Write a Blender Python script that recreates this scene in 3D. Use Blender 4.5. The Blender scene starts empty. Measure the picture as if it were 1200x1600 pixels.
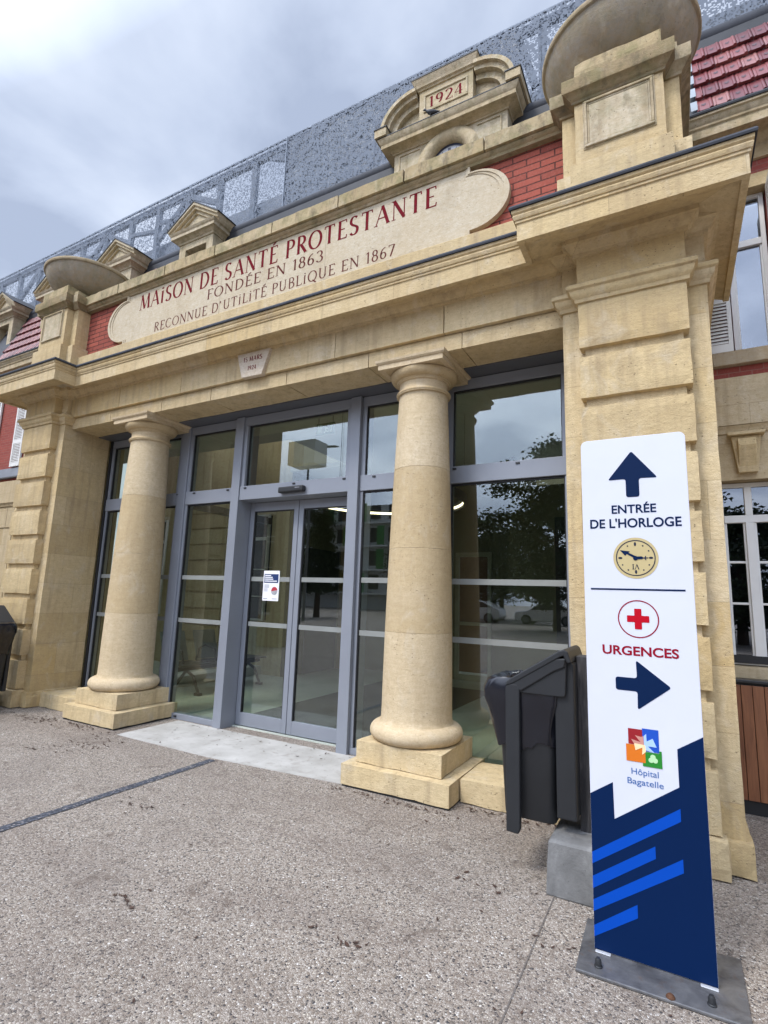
import bpy, bmesh, math, random
from mathutils import Vector, Matrix, noise
R = math.radians
random.seed(7)
scene = bpy.context.scene
COL = scene.collection

# ------------------------------------------------------------------ camera
CAM_H = 1.45
cam_d = bpy.data.cameras.new('camera')
cam = bpy.data.objects.new('camera', cam_d)
COL.objects.link(cam)
scene.camera = cam
cam_d.sensor_fit = 'VERTICAL'
cam_d.sensor_height = 36.0
cam_d.lens = 821.22 / 1600 * 36
cam_d.clip_start = 0.02
cam_d.clip_end = 2000
yaw, pitch, roll = R(-29.0087), R(9.2763), R(1.9390)
fw = Vector((math.sin(yaw) * math.cos(pitch), math.cos(yaw) * math.cos(pitch), math.sin(pitch)))
r0 = Vector((math.cos(yaw), -math.sin(yaw), 0))
u0 = r0.cross(fw)
rt = math.cos(roll) * r0 + math.sin(roll) * u0
up = -math.sin(roll) * r0 + math.cos(roll) * u0
cam.matrix_world = Matrix(((rt.x, up.x, -fw.x, 0), (rt.y, up.y, -fw.y, 0), (rt.z, up.z, -fw.z, CAM_H), (0, 0, 0, 1)))

# ------------------------------------------------------------------ world, sun, exposure
SUN_EL, SUN_AZ = R(52), R(203)          # azimuth from +Y, clockwise
world = bpy.data.worlds.new('World')
scene.world = world
world.use_nodes = True
nt = world.node_tree
nt.nodes.clear()
def wn(t, **k):
    n = nt.nodes.new(t)
    for a, b in k.items():
        setattr(n, a, b)
    return n
out = wn('ShaderNodeOutputWorld')
bg = wn('ShaderNodeBackground')
sky = wn('ShaderNodeTexSky', sky_type='NISHITA', sun_disc=False)
sky.sun_elevation = SUN_EL
sky.sun_rotation = SUN_AZ
sky.air_density = 1.4
sky.dust_density = 2.0
tc = wn('ShaderNodeTexCoord')
sep = wn('ShaderNodeSeparateXYZ')
nt.links.new(tc.outputs['Generated'], sep.inputs[0])
addz = wn('ShaderNodeMath', operation='ADD'); addz.inputs[1].default_value = 0.22
mxz = wn('ShaderNodeMath', operation='MAXIMUM'); mxz.inputs[1].default_value = 0.05
nt.links.new(sep.outputs[2], mxz.inputs[0]); nt.links.new(mxz.outputs[0], addz.inputs[0])
dx = wn('ShaderNodeMath', operation='DIVIDE'); dy = wn('ShaderNodeMath', operation='DIVIDE')
nt.links.new(sep.outputs[0], dx.inputs[0]); nt.links.new(addz.outputs[0], dx.inputs[1])
nt.links.new(sep.outputs[1], dy.inputs[0]); nt.links.new(addz.outputs[0], dy.inputs[1])
cmb = wn('ShaderNodeCombineXYZ')
nt.links.new(dx.outputs[0], cmb.inputs[0]); nt.links.new(dy.outputs[0], cmb.inputs[1])
cn = wn('ShaderNodeTexNoise'); cn.inputs['Scale'].default_value = 2.3; cn.inputs['Detail'].default_value = 6.0
cn.inputs['Roughness'].default_value = 0.5; cn.inputs['Distortion'].default_value = 0.25
nt.links.new(cmb.outputs[0], cn.inputs['Vector'])
cr = wn('ShaderNodeValToRGB')
els = cr.color_ramp.elements
els[0].position = 0.40; els[0].color = (2.45, 2.85, 3.75, 1)
els[1].position = 0.62; els[1].color = (4.05, 4.5, 5.4, 1)
e = els.new(0.5); e.color = (3.2, 3.65, 4.6, 1)
nt.links.new(cn.outputs['Fac'], cr.inputs[0])
mixc = wn('ShaderNodeMix', data_type='RGBA')
mixc.inputs[0].default_value = 0.92
# thin cloud glows brighter round the hidden sun
sdv = wn('ShaderNodeVectorMath', operation='DOT_PRODUCT')
nt.links.new(tc.outputs['Generated'], sdv.inputs[0])
sdv.inputs[1].default_value = (math.sin(SUN_AZ) * math.cos(SUN_EL), math.cos(SUN_AZ) * math.cos(SUN_EL), math.sin(SUN_EL))
glow = wn('ShaderNodeMapRange'); nt.links.new(sdv.outputs['Value'], glow.inputs[0])
for i_, v_ in enumerate((0.52, 0.97, 1.0, 5.0)): glow.inputs[i_ + 1].default_value = v_
gm = wn('ShaderNodeVectorMath', operation='SCALE')
nt.links.new(cr.outputs[0], gm.inputs[0]); nt.links.new(glow.outputs[0], gm.inputs['Scale'])
nt.links.new(sky.outputs[0], mixc.inputs[6]); nt.links.new(gm.outputs[0], mixc.inputs[7])
nt.links.new(mixc.outputs[2], bg.inputs[0])
bg.inputs[1].default_value = 0.12
nt.links.new(bg.outputs[0], out.inputs[0])

sun_d = bpy.data.lights.new('sun', 'SUN')
sun_d.energy = 1.5
sun_d.angle = R(14)
sun_d.color = (1.0, 0.95, 0.88)
sun = bpy.data.objects.new('sun', sun_d)
COL.objects.link(sun)
sd = Vector((math.sin(SUN_AZ) * math.cos(SUN_EL), math.cos(SUN_AZ) * math.cos(SUN_EL), math.sin(SUN_EL)))
sun.rotation_euler = sd.to_track_quat('Z', 'Y').to_euler()
sun.location = (0, -20, 40)

scene.view_settings.view_transform = 'Standard'
scene.view_settings.look = 'None'
scene.view_settings.gamma = 1
scene.view_settings.exposure = 0.70
scene.cycles.max_bounces = 10
scene.cycles.transparent_max_bounces = 24
scene.cycles.sample_clamp_indirect = 4

# ------------------------------------------------------------------ material helpers
class NT:
    def __init__(s, name):
        s.m = bpy.data.materials.new(name); s.m.use_nodes = True
        s.t = s.m.node_tree; s.t.nodes.clear()
        s.out = s.n('ShaderNodeOutputMaterial')
    def n(s, t, **k):
        nd = s.t.nodes.new(t)
        for a, b in k.items(): setattr(nd, a, b)
        return nd
    def l(s, a, b): s.t.links.new(a, b)
    def val(s, sock, v):
        if hasattr(v, 'is_linked') or isinstance(v, bpy.types.NodeSocket): s.l(v, sock)
        else: sock.default_value = v
    def pos(s, sx=1, sy=1, sz=1):
        g = s.n('ShaderNodeNewGeometry')
        if (sx, sy, sz) == (1, 1, 1): return g.outputs['Position']
        m = s.n('ShaderNodeMapping'); m.inputs['Scale'].default_value = (sx, sy, sz)
        s.l(g.outputs['Position'], m.inputs['Vector']); return m.outputs[0]
    def island(s): return s.n('ShaderNodeNewGeometry').outputs['Random Per Island']
    def noise(s, vec, scale, detail=4, rough=0.55, dist=0):
        n = s.n('ShaderNodeTexNoise'); s.l(vec, n.inputs['Vector'])
        n.inputs['Scale'].default_value = scale; n.inputs['Detail'].default_value = detail
        n.inputs['Roughness'].default_value = rough; n.inputs['Distortion'].default_value = dist
        return n.outputs['Fac']
    def vor(s, vec, scale, feature='F1', out='Distance'):
        n = s.n('ShaderNodeTexVoronoi', feature=feature); s.l(vec, n.inputs['Vector'])
        n.inputs['Scale'].default_value = scale
        return n.outputs[out]
    def ramp(s, fac, stops, interp='LINEAR'):
        n = s.n('ShaderNodeValToRGB'); n.color_ramp.interpolation = interp
        el = n.color_ramp.elements
        while len(el) > 1: el.remove(el[-1])
        el[0].position = stops[0][0]; el[0].color = c4(stops[0][1])
        for p, c in stops[1:]:
            e = el.new(p); e.color = c4(c)
        s.l(fac, n.inputs[0]); return n.outputs[0]
    def mix(s, f, a, b, mode='MIX'):
        n = s.n('ShaderNodeMix', data_type='RGBA', blend_type=mode)
        s.val(n.inputs[0], f)
        for k, v in ((6, a), (7, b)):
            if isinstance(v, bpy.types.NodeSocket): s.l(v, n.inputs[k])
            else: n.inputs[k].default_value = c4(v)
        return n.outputs[2]
    def math(s, op, a, b=0.0, clamp=False):
        n = s.n('ShaderNodeMath', operation=op, use_clamp=clamp)
        s.val(n.inputs[0], a); s.val(n.inputs[1], b); return n.outputs[0]
    def mr(s, v, a, b, c, d):
        n = s.n('ShaderNodeMapRange'); s.l(v, n.inputs[0])
        for i, x in enumerate((a, b, c, d)): n.inputs[i + 1].default_value = x
        return n.outputs[0]
    def bsdf(s, col, rough=0.8, metal=0.0, bump=None, bstr=0.3, bdist=0.01, spec=None, coat=None):
        p = s.n('ShaderNodeBsdfPrincipled')
        if isinstance(col, bpy.types.NodeSocket): s.l(col, p.inputs['Base Color'])
        else: p.inputs['Base Color'].default_value = c4(col)
        s.val(p.inputs['Roughness'], rough); p.inputs['Metallic'].default_value = metal
        if spec is not None: p.inputs['Specular IOR Level'].default_value = spec
        if coat: p.inputs['Coat Weight'].default_value = coat
        if bump is not None:
            b = s.n('ShaderNodeBump'); b.inputs['Strength'].default_value = bstr; b.inputs['Distance'].default_value = bdist
            s.l(bump, b.inputs['Height']); s.l(b.outputs[0], p.inputs['Normal'])
        s.l(p.outputs[0], s.out.inputs[0]); return p
def c4(c):
    if isinstance(c, (int, float)): return (c, c, c, 1)
    return tuple(c) if len(c) == 4 else (*c, 1)

def plain(name, col, rough=0.6, metal=0.0, var=0.12, scale=6.0, bstr=0.0, bscale=60, spec=None, coat=None):
    t = NT(name)
    f = t.noise(t.pos(), scale, 5)
    c = t.ramp(f, [(0.25, [x * (1 - var) for x in col]), (0.75, [min(1, x * (1 + var)) for x in col])])
    b = t.noise(t.pos(), bscale, 4) if bstr else None
    t.bsdf(c, rough, metal, b, bstr, 0.004, spec, coat)
    return t.m

def stone(name, a=(.645, .50, .268), b=(.70, .585, .385), c=(.575, .415, .19), moss=0.0, grime=0.42, tool=0.5, streak=0.55, ashlar=None):
    t = NT(name)
    p = t.pos()
    n1 = t.noise(p, 1.7, 6, .6, .4)
    col = t.ramp(n1, [(.28, c), (.5, a), (.72, b)])
    isl = t.island()
    jm = None
    if ashlar:
        sx = t.n('ShaderNodeSeparateXYZ'); t.l(p, sx.inputs[0])
        cbn = t.n('ShaderNodeCombineXYZ')
        zr = t.math('DIVIDE', sx.outputs[2], ashlar[1]); zf = t.math('FLOOR', zr)
        xr0 = t.math('ADD', t.math('DIVIDE', t.math('ADD', sx.outputs[0], t.math('MULTIPLY', sx.outputs[1], .9)), ashlar[0]), t.math('MULTIPLY', zf, .43)); xf = t.math('FLOOR', xr0)
        t.l(xf, cbn.inputs[0]); t.l(zf, cbn.inputs[2])
        wnz = t.n('ShaderNodeTexWhiteNoise', noise_dimensions='3D'); t.l(cbn.outputs[0], wnz.inputs['Vector'])
        isl = wnz.outputs['Value']
        jx = t.math('LESS_THAN', t.math('FRACT', xr0), .004 / ashlar[0]); jz = t.math('LESS_THAN', t.math('FRACT', zr), .004 / ashlar[1])
        jm = t.math('MAXIMUM', jx, jz)
    tint = t.ramp(isl, [(0, c), (.25, (.49, .38, .215)), (.5, b), (.7, a), (.85, (.71, .62, .45)), (1, (.54, .425, .255))])
    col = t.mix(.55, col, tint)
    if jm is not None: col = t.mix(t.math('MULTIPLY', jm, .6), col, (.25, .19, .11))
    n2 = t.noise(t.pos(1, 1, 6), 9, 6, .65)                       # quarry bedding
    col = t.mix(t.mr(n2, .35, .75, 0, .35), col, (.40, .29, .155), 'MIX')
    st = t.noise(t.pos(14, 14, 1.1), 1.0, 5, .6)
    col = t.mix(t.mr(st, .5, .72, 0, streak), col, (.30, .225, .14))
    g = t.noise(p, 3.3, 7, .62, .6)
    col = t.mix(t.mr(g, .53, .78, 0, grime), col, (.245, .20, .14))
    pale = t.noise(t.pos(1.3, 1.3, .9), 4.1, 6, .6, 1.0)
    col = t.mix(t.mr(pale, .56, .72, 0, .45), col, (.64, .575, .455))
    fine = t.noise(p, 85, 3, .6)
    col = t.mix(t.mr(fine, .3, .7, .0, .22), col, (.36, .27, .15))
    pit = t.vor(p, 34)
    pm = t.math('MULTIPLY', t.mr(pit, .06, .17, 1, 0), t.mr(t.noise(p, 4.0, 3), .46, .6, 0, 1))
    col = t.mix(t.math('MULTIPLY', pm, .7), col, (.17, .125, .08))
    mot = t.noise(p, 24, 8, .72, .3)
    col = t.mix(t.mr(mot, .36, .64, .34, 0), col, (.38, .275, .15))
    ck = t.noise(t.pos(1, 1, 3.2), 46, 5, .7)
    col = t.mix(t.mr(ck, .56, .72, 0, .5), col, (.24, .17, .095))
    if moss:
        mm = t.noise(p, 7, 7, .7, .5)
        col = t.mix(t.mr(mm, .46, .62, 0, moss), col, (.17, .165, .075))
        m2 = t.noise(t.pos(1, 1, .4), 13, 6, .7)
        col = t.mix(t.mr(m2, .5, .66, 0, moss), col, (.085, .075, .055))
    h = t.math('ADD', t.math('MULTIPLY', t.noise(p, 140, 3), .35), t.math('MULTIPLY', t.noise(t.pos(1, 1, 2.2), 26, 6, .65), tool))
    h = t.math('ADD', h, t.math('MULTIPLY', mot, .6))
    h = t.math('SUBTRACT', h, t.math('MULTIPLY', pm, .8))
    t.bsdf(col, .92, 0, h, .85, .009, .15)
    return t.m

def brick(name, c1, c2, mortar, bw=.23, rh=.0625, ms=.006, u=(1, 0)):
    t = NT(name)
    s = t.n('ShaderNodeSeparateXYZ'); t.l(t.pos(), s.inputs[0])
    cb = t.n('ShaderNodeCombineXYZ')
    uu = t.math('ADD', t.math('MULTIPLY', s.outputs[0], u[0]), t.math('MULTIPLY', s.outputs[1], u[1]))
    wob = t.noise(t.pos(), 7, 3)
    uu = t.math('ADD', uu, t.mr(wob, .2, .8, -.003, .003))
    zz = t.math('ADD', s.outputs[2], t.mr(t.noise(t.pos(), 9, 2), .2, .8, -.002, .002))
    t.l(uu, cb.inputs[0]); t.l(zz, cb.inputs[1])
    b = t.n('ShaderNodeTexBrick')
    t.l(cb.outputs[0], b.inputs['Vector'])
    b.inputs['Scale'].default_value = 1
    b.inputs['Brick Width'].default_value = bw; b.inputs['Row Height'].default_value = rh
    b.inputs['Mortar Size'].default_value = ms; b.inputs['Mortar Smooth'].default_value = .15
    b.inputs['Bias'].default_value = -.2
    b.inputs['Color1'].default_value = c4(c1); b.inputs['Color2'].default_value = c4(c2)
    b.inputs['Mortar'].default_value = c4(mortar)
    col = b.outputs['Color']
    n = t.noise(t.pos(), 18, 6, .65)
    col = t.mix(t.mr(n, .42, .75, 0, .35), col, (.20, .06, .05))
    n3 = t.noise(t.pos(), 60, 4, .6)
    col = t.mix(t.mr(n3, .5, .75, 0, .25), col, (.5, .22, .18))
    h = t.math('ADD', t.math('MULTIPLY', b.outputs['Fac'], -1.0), t.math('MULTIPLY', t.noise(t.pos(), 70, 4), .35))
    t.bsdf(col, .85, 0, h, .8, .006, .12)
    return t.m

def glass(name, tint=(.80, .86, .80), base=.10, k=1.0, rough=0.0):
    t = NT(name)
    lw = t.n('ShaderNodeLayerWeight'); lw.inputs['Blend'].default_value = .5      # Schlick, the same from both sides of the pane
    f5 = t.math('POWER', lw.outputs['Facing'], 5.0)
    f = t.math('ADD', t.math('MULTIPLY', f5, k), base, True)
    tr = t.n('ShaderNodeBsdfTransparent'); tr.inputs[0].default_value = c4(tint)
    gl = t.n('ShaderNodeBsdfGlossy'); gl.inputs['Roughness'].default_value = rough
    gl.inputs['Color'].default_value = (.92, .95, 1.0, 1)
    w = t.noise(t.pos(), 1.1, 2)
    b = t.n('ShaderNodeBump'); b.inputs['Strength'].default_value = .006; b.inputs['Distance'].default_value = .05
    t.l(w, b.inputs['Height']); t.l(b.outputs[0], gl.inputs['Normal'])
    mx = t.n('ShaderNodeMixShader')
    t.l(f, mx.inputs[0]); t.l(tr.outputs[0], mx.inputs[1]); t.l(gl.outputs[0], mx.inputs[2])
    t.l(mx.outputs[0], t.out.inputs[0])
    return t.m

def emit(name, col, s):
    t = NT(name)
    e = t.n('ShaderNodeEmission'); e.inputs[0].default_value = c4(col); e.inputs[1].default_value = s
    t.l(e.outputs[0], t.out.inputs[0]); return t.m

M = {}
M['stone'] = stone('limestone')
M['stone_ash'] = stone('coursed limestone', ashlar=(.74, .373))
M['stone_wing'] = stone('wing limestone', a=(.56, .46, .29), b=(.62, .53, .38), c=(.48, .37, .21), ashlar=(.62, .31))
M['stone_col'] = stone('turned limestone', a=(.63, .505, .325), b=(.69, .585, .43), c=(.57, .435, .255), grime=.15, tool=.25, streak=.2)
M['stone_old'] = stone('weathered limestone', a=(.57, .505, .38), b=(.63, .575, .455), c=(.47, .39, .255), moss=.32, grime=.45)
M['stone_moss'] = stone('mossy limestone', a=(.42, .35, .22), b=(.50, .43, .29), c=(.33, .26, .14), moss=.55, grime=.5)
M['stone_plaque'] = stone('plaque limestone', a=(.57, .51, .395), b=(.63, .58, .47), c=(.50, .41, .275), grime=.35, tool=.15, streak=.12)
M['stone_white'] = stone('white stone', a=(.80, .765, .755), b=(.84, .81, .80), c=(.74, .70, .68), grime=.1, tool=.1, streak=.05)
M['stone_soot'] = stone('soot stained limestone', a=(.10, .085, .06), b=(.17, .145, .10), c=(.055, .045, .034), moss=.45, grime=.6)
M['bowl'] = stone('grey stone', a=(.27, .26, .235), b=(.34, .325, .295), c=(.16, .15, .13), moss=.22, grime=.6, tool=.3, streak=.6)
M['brick'] = brick('painted red brick', (.34, .092, .064), (.225, .062, .046), (.085, .036, .030))
M['brick_wing'] = brick('red brick wall', (.33, .085, .066), (.26, .066, .054), (.30, .14, .115), .16, .05, .004)
M['zinc'] = plain('grey zinc', (.15, .157, .17), .5, .2, .25, 4, .15, 14)
M['zinc_roll'] = plain('weathered zinc roll', (.046, .05, .06), .7, 0, .3, 5, .1, 20, spec=.2)
M['zinc_dark'] = plain('dark zinc flashing', (.028, .031, .037), .65, .1, .3, 6)
M['alu'] = plain('grey blue aluminium', (.245, .262, .298), .42, .15, .06, 3)
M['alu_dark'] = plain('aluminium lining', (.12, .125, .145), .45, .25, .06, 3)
M['gasket'] = plain('black rubber gasket', (.012, .012, .013), .6)
M['black'] = plain('black plastic', (.018, .019, .021), .45, 0, .2)
M['white'] = plain('white painted joinery', (.72, .71, .68), .5, 0, .05)
M['paper'] = plain('white paper', (.80, .80, .82), .7, 0, .02)
M['glass'] = glass('entrance glass', (.87, .92, .86), .105, .95)
M['glass_win'] = glass('window glass', (.45, .48, .52), .17, .9)
M['stripe'] = plain('frosted safety stripe', (.24, .25, .235), .6)
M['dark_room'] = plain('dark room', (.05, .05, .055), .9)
M['red_letter'] = plain('dark red letter paint', (.135, .005, .012), .8, 0, .3, 40, spec=.1)
M['brown_letter'] = plain('faded brown letter paint', (.10, .022, .02), .8, 0, .4, 40, spec=.1)

# ------------------------------------------------------------------ mesh helpers
WO = {}
class MB:
    def __init__(s): s.v = []; s.f = []; s.mi = []; s.cur = 0
    def add(s, vs, fs):
        o = len(s.v); s.v += [tuple(p) for p in vs]
        for f in fs: s.f.append([i + o for i in f]); s.mi.append(s.cur)
    def box(s, x0, x1, y0, y1, z0, z1):
        x0, x1 = min(x0, x1), max(x0, x1); y0, y1 = min(y0, y1), max(y0, y1); z0, z1 = min(z0, z1), max(z0, z1)
        s.add([(x0, y0, z0), (x1, y0, z0), (x1, y1, z0), (x0, y1, z0), (x0, y0, z1), (x1, y0, z1), (x1, y1, z1), (x0, y1, z1)],
              [(0, 3, 2, 1), (4, 5, 6, 7), (0, 1, 5, 4), (1, 2, 6, 5), (2, 3, 7, 6), (3, 0, 4, 7)])
    def rbox(s, x0, x1, y0, y1, z0, z1, amp=.004, step=.08, seed=0):
        """box with subdivided, slightly worn faces"""
        nx = max(1, int((x1 - x0) / step)); ny = max(1, int((y1 - y0) / step)); nz = max(1, int((z1 - z0) / step))
        idx = {}; vs = []; fs = []
        def vid(i, j, k):
            if (i, j, k) not in idx:
                p = Vector((x0 + (x1 - x0) * i / nx, y0 + (y1 - y0) * j / ny, z0 + (z1 - z0) * k / nz))
                edge = (i in (0, nx)) + (j in (0, ny)) + (k in (0, nz))
                d = noise.noise_vector(p * 6.0 + Vector((seed, 0, 0))) * amp + noise.noise_vector(p * 17.0 + Vector((0, seed, 0))) * amp * .6
                if edge >= 2:
                    c = Vector(((x0 + x1) / 2, (y0 + y1) / 2, (z0 + z1) / 2)); q = abs(noise.noise(p * 11.0 + Vector((seed, 3, 1))))
                    s_ = Vector(((c.x > p.x) - (c.x < p.x) if i in (0, nx) else 0, (c.y > p.y) - (c.y < p.y) if j in (0, ny) else 0, (c.z > p.z) - (c.z < p.z) if k in (0, nz) else 0))
                    d = d * .5 + s_ * amp * (1.0 + 2.4 * q)
                idx[(i, j, k)] = len(vs); vs.append(p + d)
            return idx[(i, j, k)]
        for i in range(nx):
            for j in range(ny):
                fs.append((vid(i, j, 0), vid(i, j + 1, 0), vid(i + 1, j + 1, 0), vid(i + 1, j, 0)))
                fs.append((vid(i, j, nz), vid(i + 1, j, nz), vid(i + 1, j + 1, nz), vid(i, j + 1, nz)))
        for i in range(nx):
            for k in range(nz):
                fs.append((vid(i, 0, k), vid(i + 1, 0, k), vid(i + 1, 0, k + 1), vid(i, 0, k + 1)))
                fs.append((vid(i, ny, k), vid(i, ny, k + 1), vid(i + 1, ny, k + 1), vid(i + 1, ny, k)))
        for j in range(ny):
            for k in range(nz):
                fs.append((vid(0, j, k), vid(0, j, k + 1), vid(0, j + 1, k + 1), vid(0, j + 1, k)))
                fs.append((vid(nx, j, k), vid(nx, j + 1, k), vid(nx, j + 1, k + 1), vid(nx, j, k + 1)))
        s.add(vs, fs)
    def prism(s, pts, a, b, axis='y'):
        n = len(pts)
        mk = {'y': lambda p, t: (p[0], t, p[1]), 'z': lambda p, t: (p[0], p[1], t), 'x': lambda p, t: (t, p[0], p[1])}[axis]
        s.add([mk(p, a) for p in pts] + [mk(p, b) for p in pts],
              [tuple(range(n)), tuple(range(2 * n - 1, n - 1, -1))] + [(i, (i + 1) % n, n + (i + 1) % n, n + i) for i in range(n)])
    def sheet(s, pts, y): s.add([(p[0], y, p[1]) for p in pts], [tuple(range(len(pts)))])
    def lathe(s, prof, cx, cy, n=48, cap=True):
        vs = []; fs = []
        for r, z in prof:
            for i in range(n):
                a = 2 * math.pi * i / n
                vs.append((cx + r * math.cos(a), cy + r * math.sin(a), z))
        for k in range(len(prof) - 1):
            for i in range(n):
                j = (i + 1) % n
                fs.append((k * n + i, k * n + j, (k + 1) * n + j, (k + 1) * n + i))
        if cap:
            fs.append(tuple(range(n))); fs.append(tuple(range(len(prof) * n - 1, (len(prof) - 1) * n - 1, -1)))
        s.add(vs, fs)
    def sweep(s, prof, path, caps=True):
        """profile [(outward, z)] along plan path; outward is to the right of travel; mitred"""
        n = len(path); m = len(prof); vs = []
        for i, p in enumerate(path):
            p = Vector(p)
            ds = []
            if i > 0: ds.append((p - Vector(path[i - 1])).normalized())
            if i < n - 1: ds.append((Vector(path[i + 1]) - p).normalized())
            ns = [Vector((d.y, -d.x)) for d in ds]
            if len(ns) == 2:
                b = ns[0] + ns[1]; b = b / b.dot(ns[0]) if b.length > 1e-6 else ns[0]
            else: b = ns[0]
            for o, z in prof: vs.append((p.x + b.x * o, p.y + b.y * o, z))
        fs = []
        for i in range(n - 1):
            for k in range(m - 1):
                fs.append((i * m + k, (i + 1) * m + k, (i + 1) * m + k + 1, i * m + k + 1))
        if caps:
            fs.append(tuple(range(m))); fs.append(tuple((n - 1) * m + k for k in reversed(range(m))))
        s.add(vs, fs)
    def tube(s, p0, p1, r, n=12, r1=None):
        p0 = Vector(p0); p1 = Vector(p1); d = (p1 - p0).normalized()
        a = d.orthogonal().normalized(); b = d.cross(a); r1 = r if r1 is None else r1
        vs = [p0 + (a * math.cos(2 * math.pi * i / n) + b * math.sin(2 * math.pi * i / n)) * r for i in range(n)]
        vs += [p1 + (a * math.cos(2 * math.pi * i / n) + b * math.sin(2 * math.pi * i / n)) * r1 for i in range(n)]
        s.add(vs, [(i, (i + 1) % n, n + (i + 1) % n, n + i) for i in range(n)] + [tuple(reversed(range(n))), tuple(range(n, 2 * n))])
    def loft(s, rings, cap=True):
        n = len(rings[0]); vs = [p for r in rings for p in r]; fs = []
        for k in range(len(rings) - 1):
            for i in range(n):
                j = (i + 1) % n
                fs.append((k * n + i, k * n + j, (k + 1) * n + j, (k + 1) * n + i))
        if cap: fs += [tuple(reversed(range(n))), tuple(range((len(rings) - 1) * n, len(rings) * n))]
        s.add(vs, fs)
    def build(s, name, mat, parent=None, bevel=0, seg=2, smooth=None, recalc=True):
        me = bpy.data.meshes.new(name)
        me.from_pydata([tuple(v) for v in s.v], [], s.f)
        for m in (mat if isinstance(mat, (list, tuple)) else [mat]): me.materials.append(m)
        if any(s.mi):
            for p, i in zip(me.polygons, s.mi): p.material_index = i
        if recalc:
            b = bmesh.new(); b.from_mesh(me); bmesh.ops.recalc_face_normals(b, faces=b.faces); b.to_mesh(me); b.free()
        me.update()
        if smooth is not None:
            for p in me.polygons: p.use_smooth = True
            me.set_sharp_from_angle(angle=R(smooth))
        o = bpy.data.objects.new(name, me); COL.objects.link(o)
        if bevel:
            md = o.modifiers.new('bevel', 'BEVEL'); md.width = bevel; md.segments = seg; md.limit_method = 'ANGLE'; md.angle_limit = R(40)
        WO[o.name] = Vector((0, 0, 0))
        if parent is not None:
            o.parent = parent; o.location = -WO.get(parent.name, Vector((0, 0, 0)))
        return o
def B(name, mat, parent, *boxes, **k):
    if len(boxes) > 1 and not k.pop('join', False):
        for b in boxes: o = B(name, mat, parent, b, **k)
        return o
    m = MB()
    for b in boxes: m.box(*b)
    return m.build(name, mat, parent, **k)
def tag(o, label=None, cat=None, group=None, kind=None):
    for k, v in (('label', label), ('category', cat), ('group', group), ('kind', kind)):
        if v: o[k] = v
    return o
def thing(name, loc, label, cat, group=None):
    o = bpy.data.objects.new(name, None); COL.objects.link(o)
    o.location = loc; o.empty_display_size = .2; WO[o.name] = Vector(loc)
    return tag(o, label, cat, group)
def copy_tree(o, parent=None):
    c = o.copy(); COL.objects.link(c); c.parent = parent; WO[c.name] = WO.get(o.name, Vector((0, 0, 0))).copy()
    for ch in [x for x in COL.objects if x.parent == o]: copy_tree(ch, c)
    return c
def arc(cx, cy, rx, ry, a0, a1, n=14):
    return [(cx + rx * math.cos(R(a0 + (a1 - a0) * i / n)), cy + ry * math.sin(R(a0 + (a1 - a0) * i / n))) for i in range(n + 1)]

# ================================================================== GROUND
def ground_mat():
    t = NT('exposed aggregate paving')
    p = t.pos()
    wob = t.n('ShaderNodeTexNoise'); t.l(p, wob.inputs['Vector']); wob.inputs['Scale'].default_value = 60
    vm = t.n('ShaderNodeVectorMath', operation='MULTIPLY_ADD'); t.l(wob.outputs['Color'], vm.inputs[0]); vm.inputs[1].default_value = (.010, .010, 0); t.l(p, vm.inputs[2])
    v1 = t.n('ShaderNodeTexVoronoi'); t.l(vm.outputs[0], v1.inputs['Vector']); v1.inputs['Scale'].default_value = 122
    v2 = t.n('ShaderNodeTexVoronoi', feature='DISTANCE_TO_EDGE'); t.l(vm.outputs[0], v2.inputs['Vector']); v2.inputs['Scale'].default_value = 122
    s = t.n('ShaderNodeSeparateColor'); t.l(v1.outputs['Color'], s.inputs[0])
    peb = t.ramp(s.outputs[0], [(0, (.045, .046, .05)), (.09, (.12, .108, .094)), (.17, (.22, .178, .14)), (.34, (.30, .253, .208)), (.5, (.36, .315, .268)), (.68, (.415, .37, .32)), (.83, (.47, .425, .37)), (.93, (.54, .485, .40)), (.975, (.64, .61, .56))], 'CONSTANT')
    matrix = t.ramp(t.noise(p, 40, 4), [(.3, (.20, .163, .13)), (.7, (.30, .25, .205))])
    col = t.mix(t.mr(v2.outputs['Distance'], .03, .13, 0, 1), matrix, peb)
    big = t.noise(p, .9, 6, .6, .5)
    col = t.mix(t.mr(big, .48, .72, 0, .40), col, (.165, .135, .115))
    band = t.noise(t.pos(.35, 1.4, 1), 1.3, 5, .6, .5)
    col = t.mix(t.mr(band, .5, .68, 0, .35), col, (.16, .122, .10))
    sp = t.noise(p, 5.5, 6, .7, .8)
    col = t.mix(t.mr(sp, .56, .69, 0, .65), col, (.11, .08, .062))
    h = t.math('ADD', t.mr(v2.outputs['Distance'], 0, .25, 0, 1), t.math('MULTIPLY', t.noise(p, 200, 2), .3))
    rough = t.mr(s.outputs[1], 0, 1, .55, .9)
    t.bsdf(col, rough, 0, h, .55, .006, .35)
    return t.m
M['ground'] = ground_mat()
g = MB(); g.add([(-220, -220, 0), (220, -220, 0), (220, 14, 0), (-220, 14, 0)], [(0, 1, 2, 3)])
tag(g.build('ground', M['ground']), kind='structure')

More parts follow.
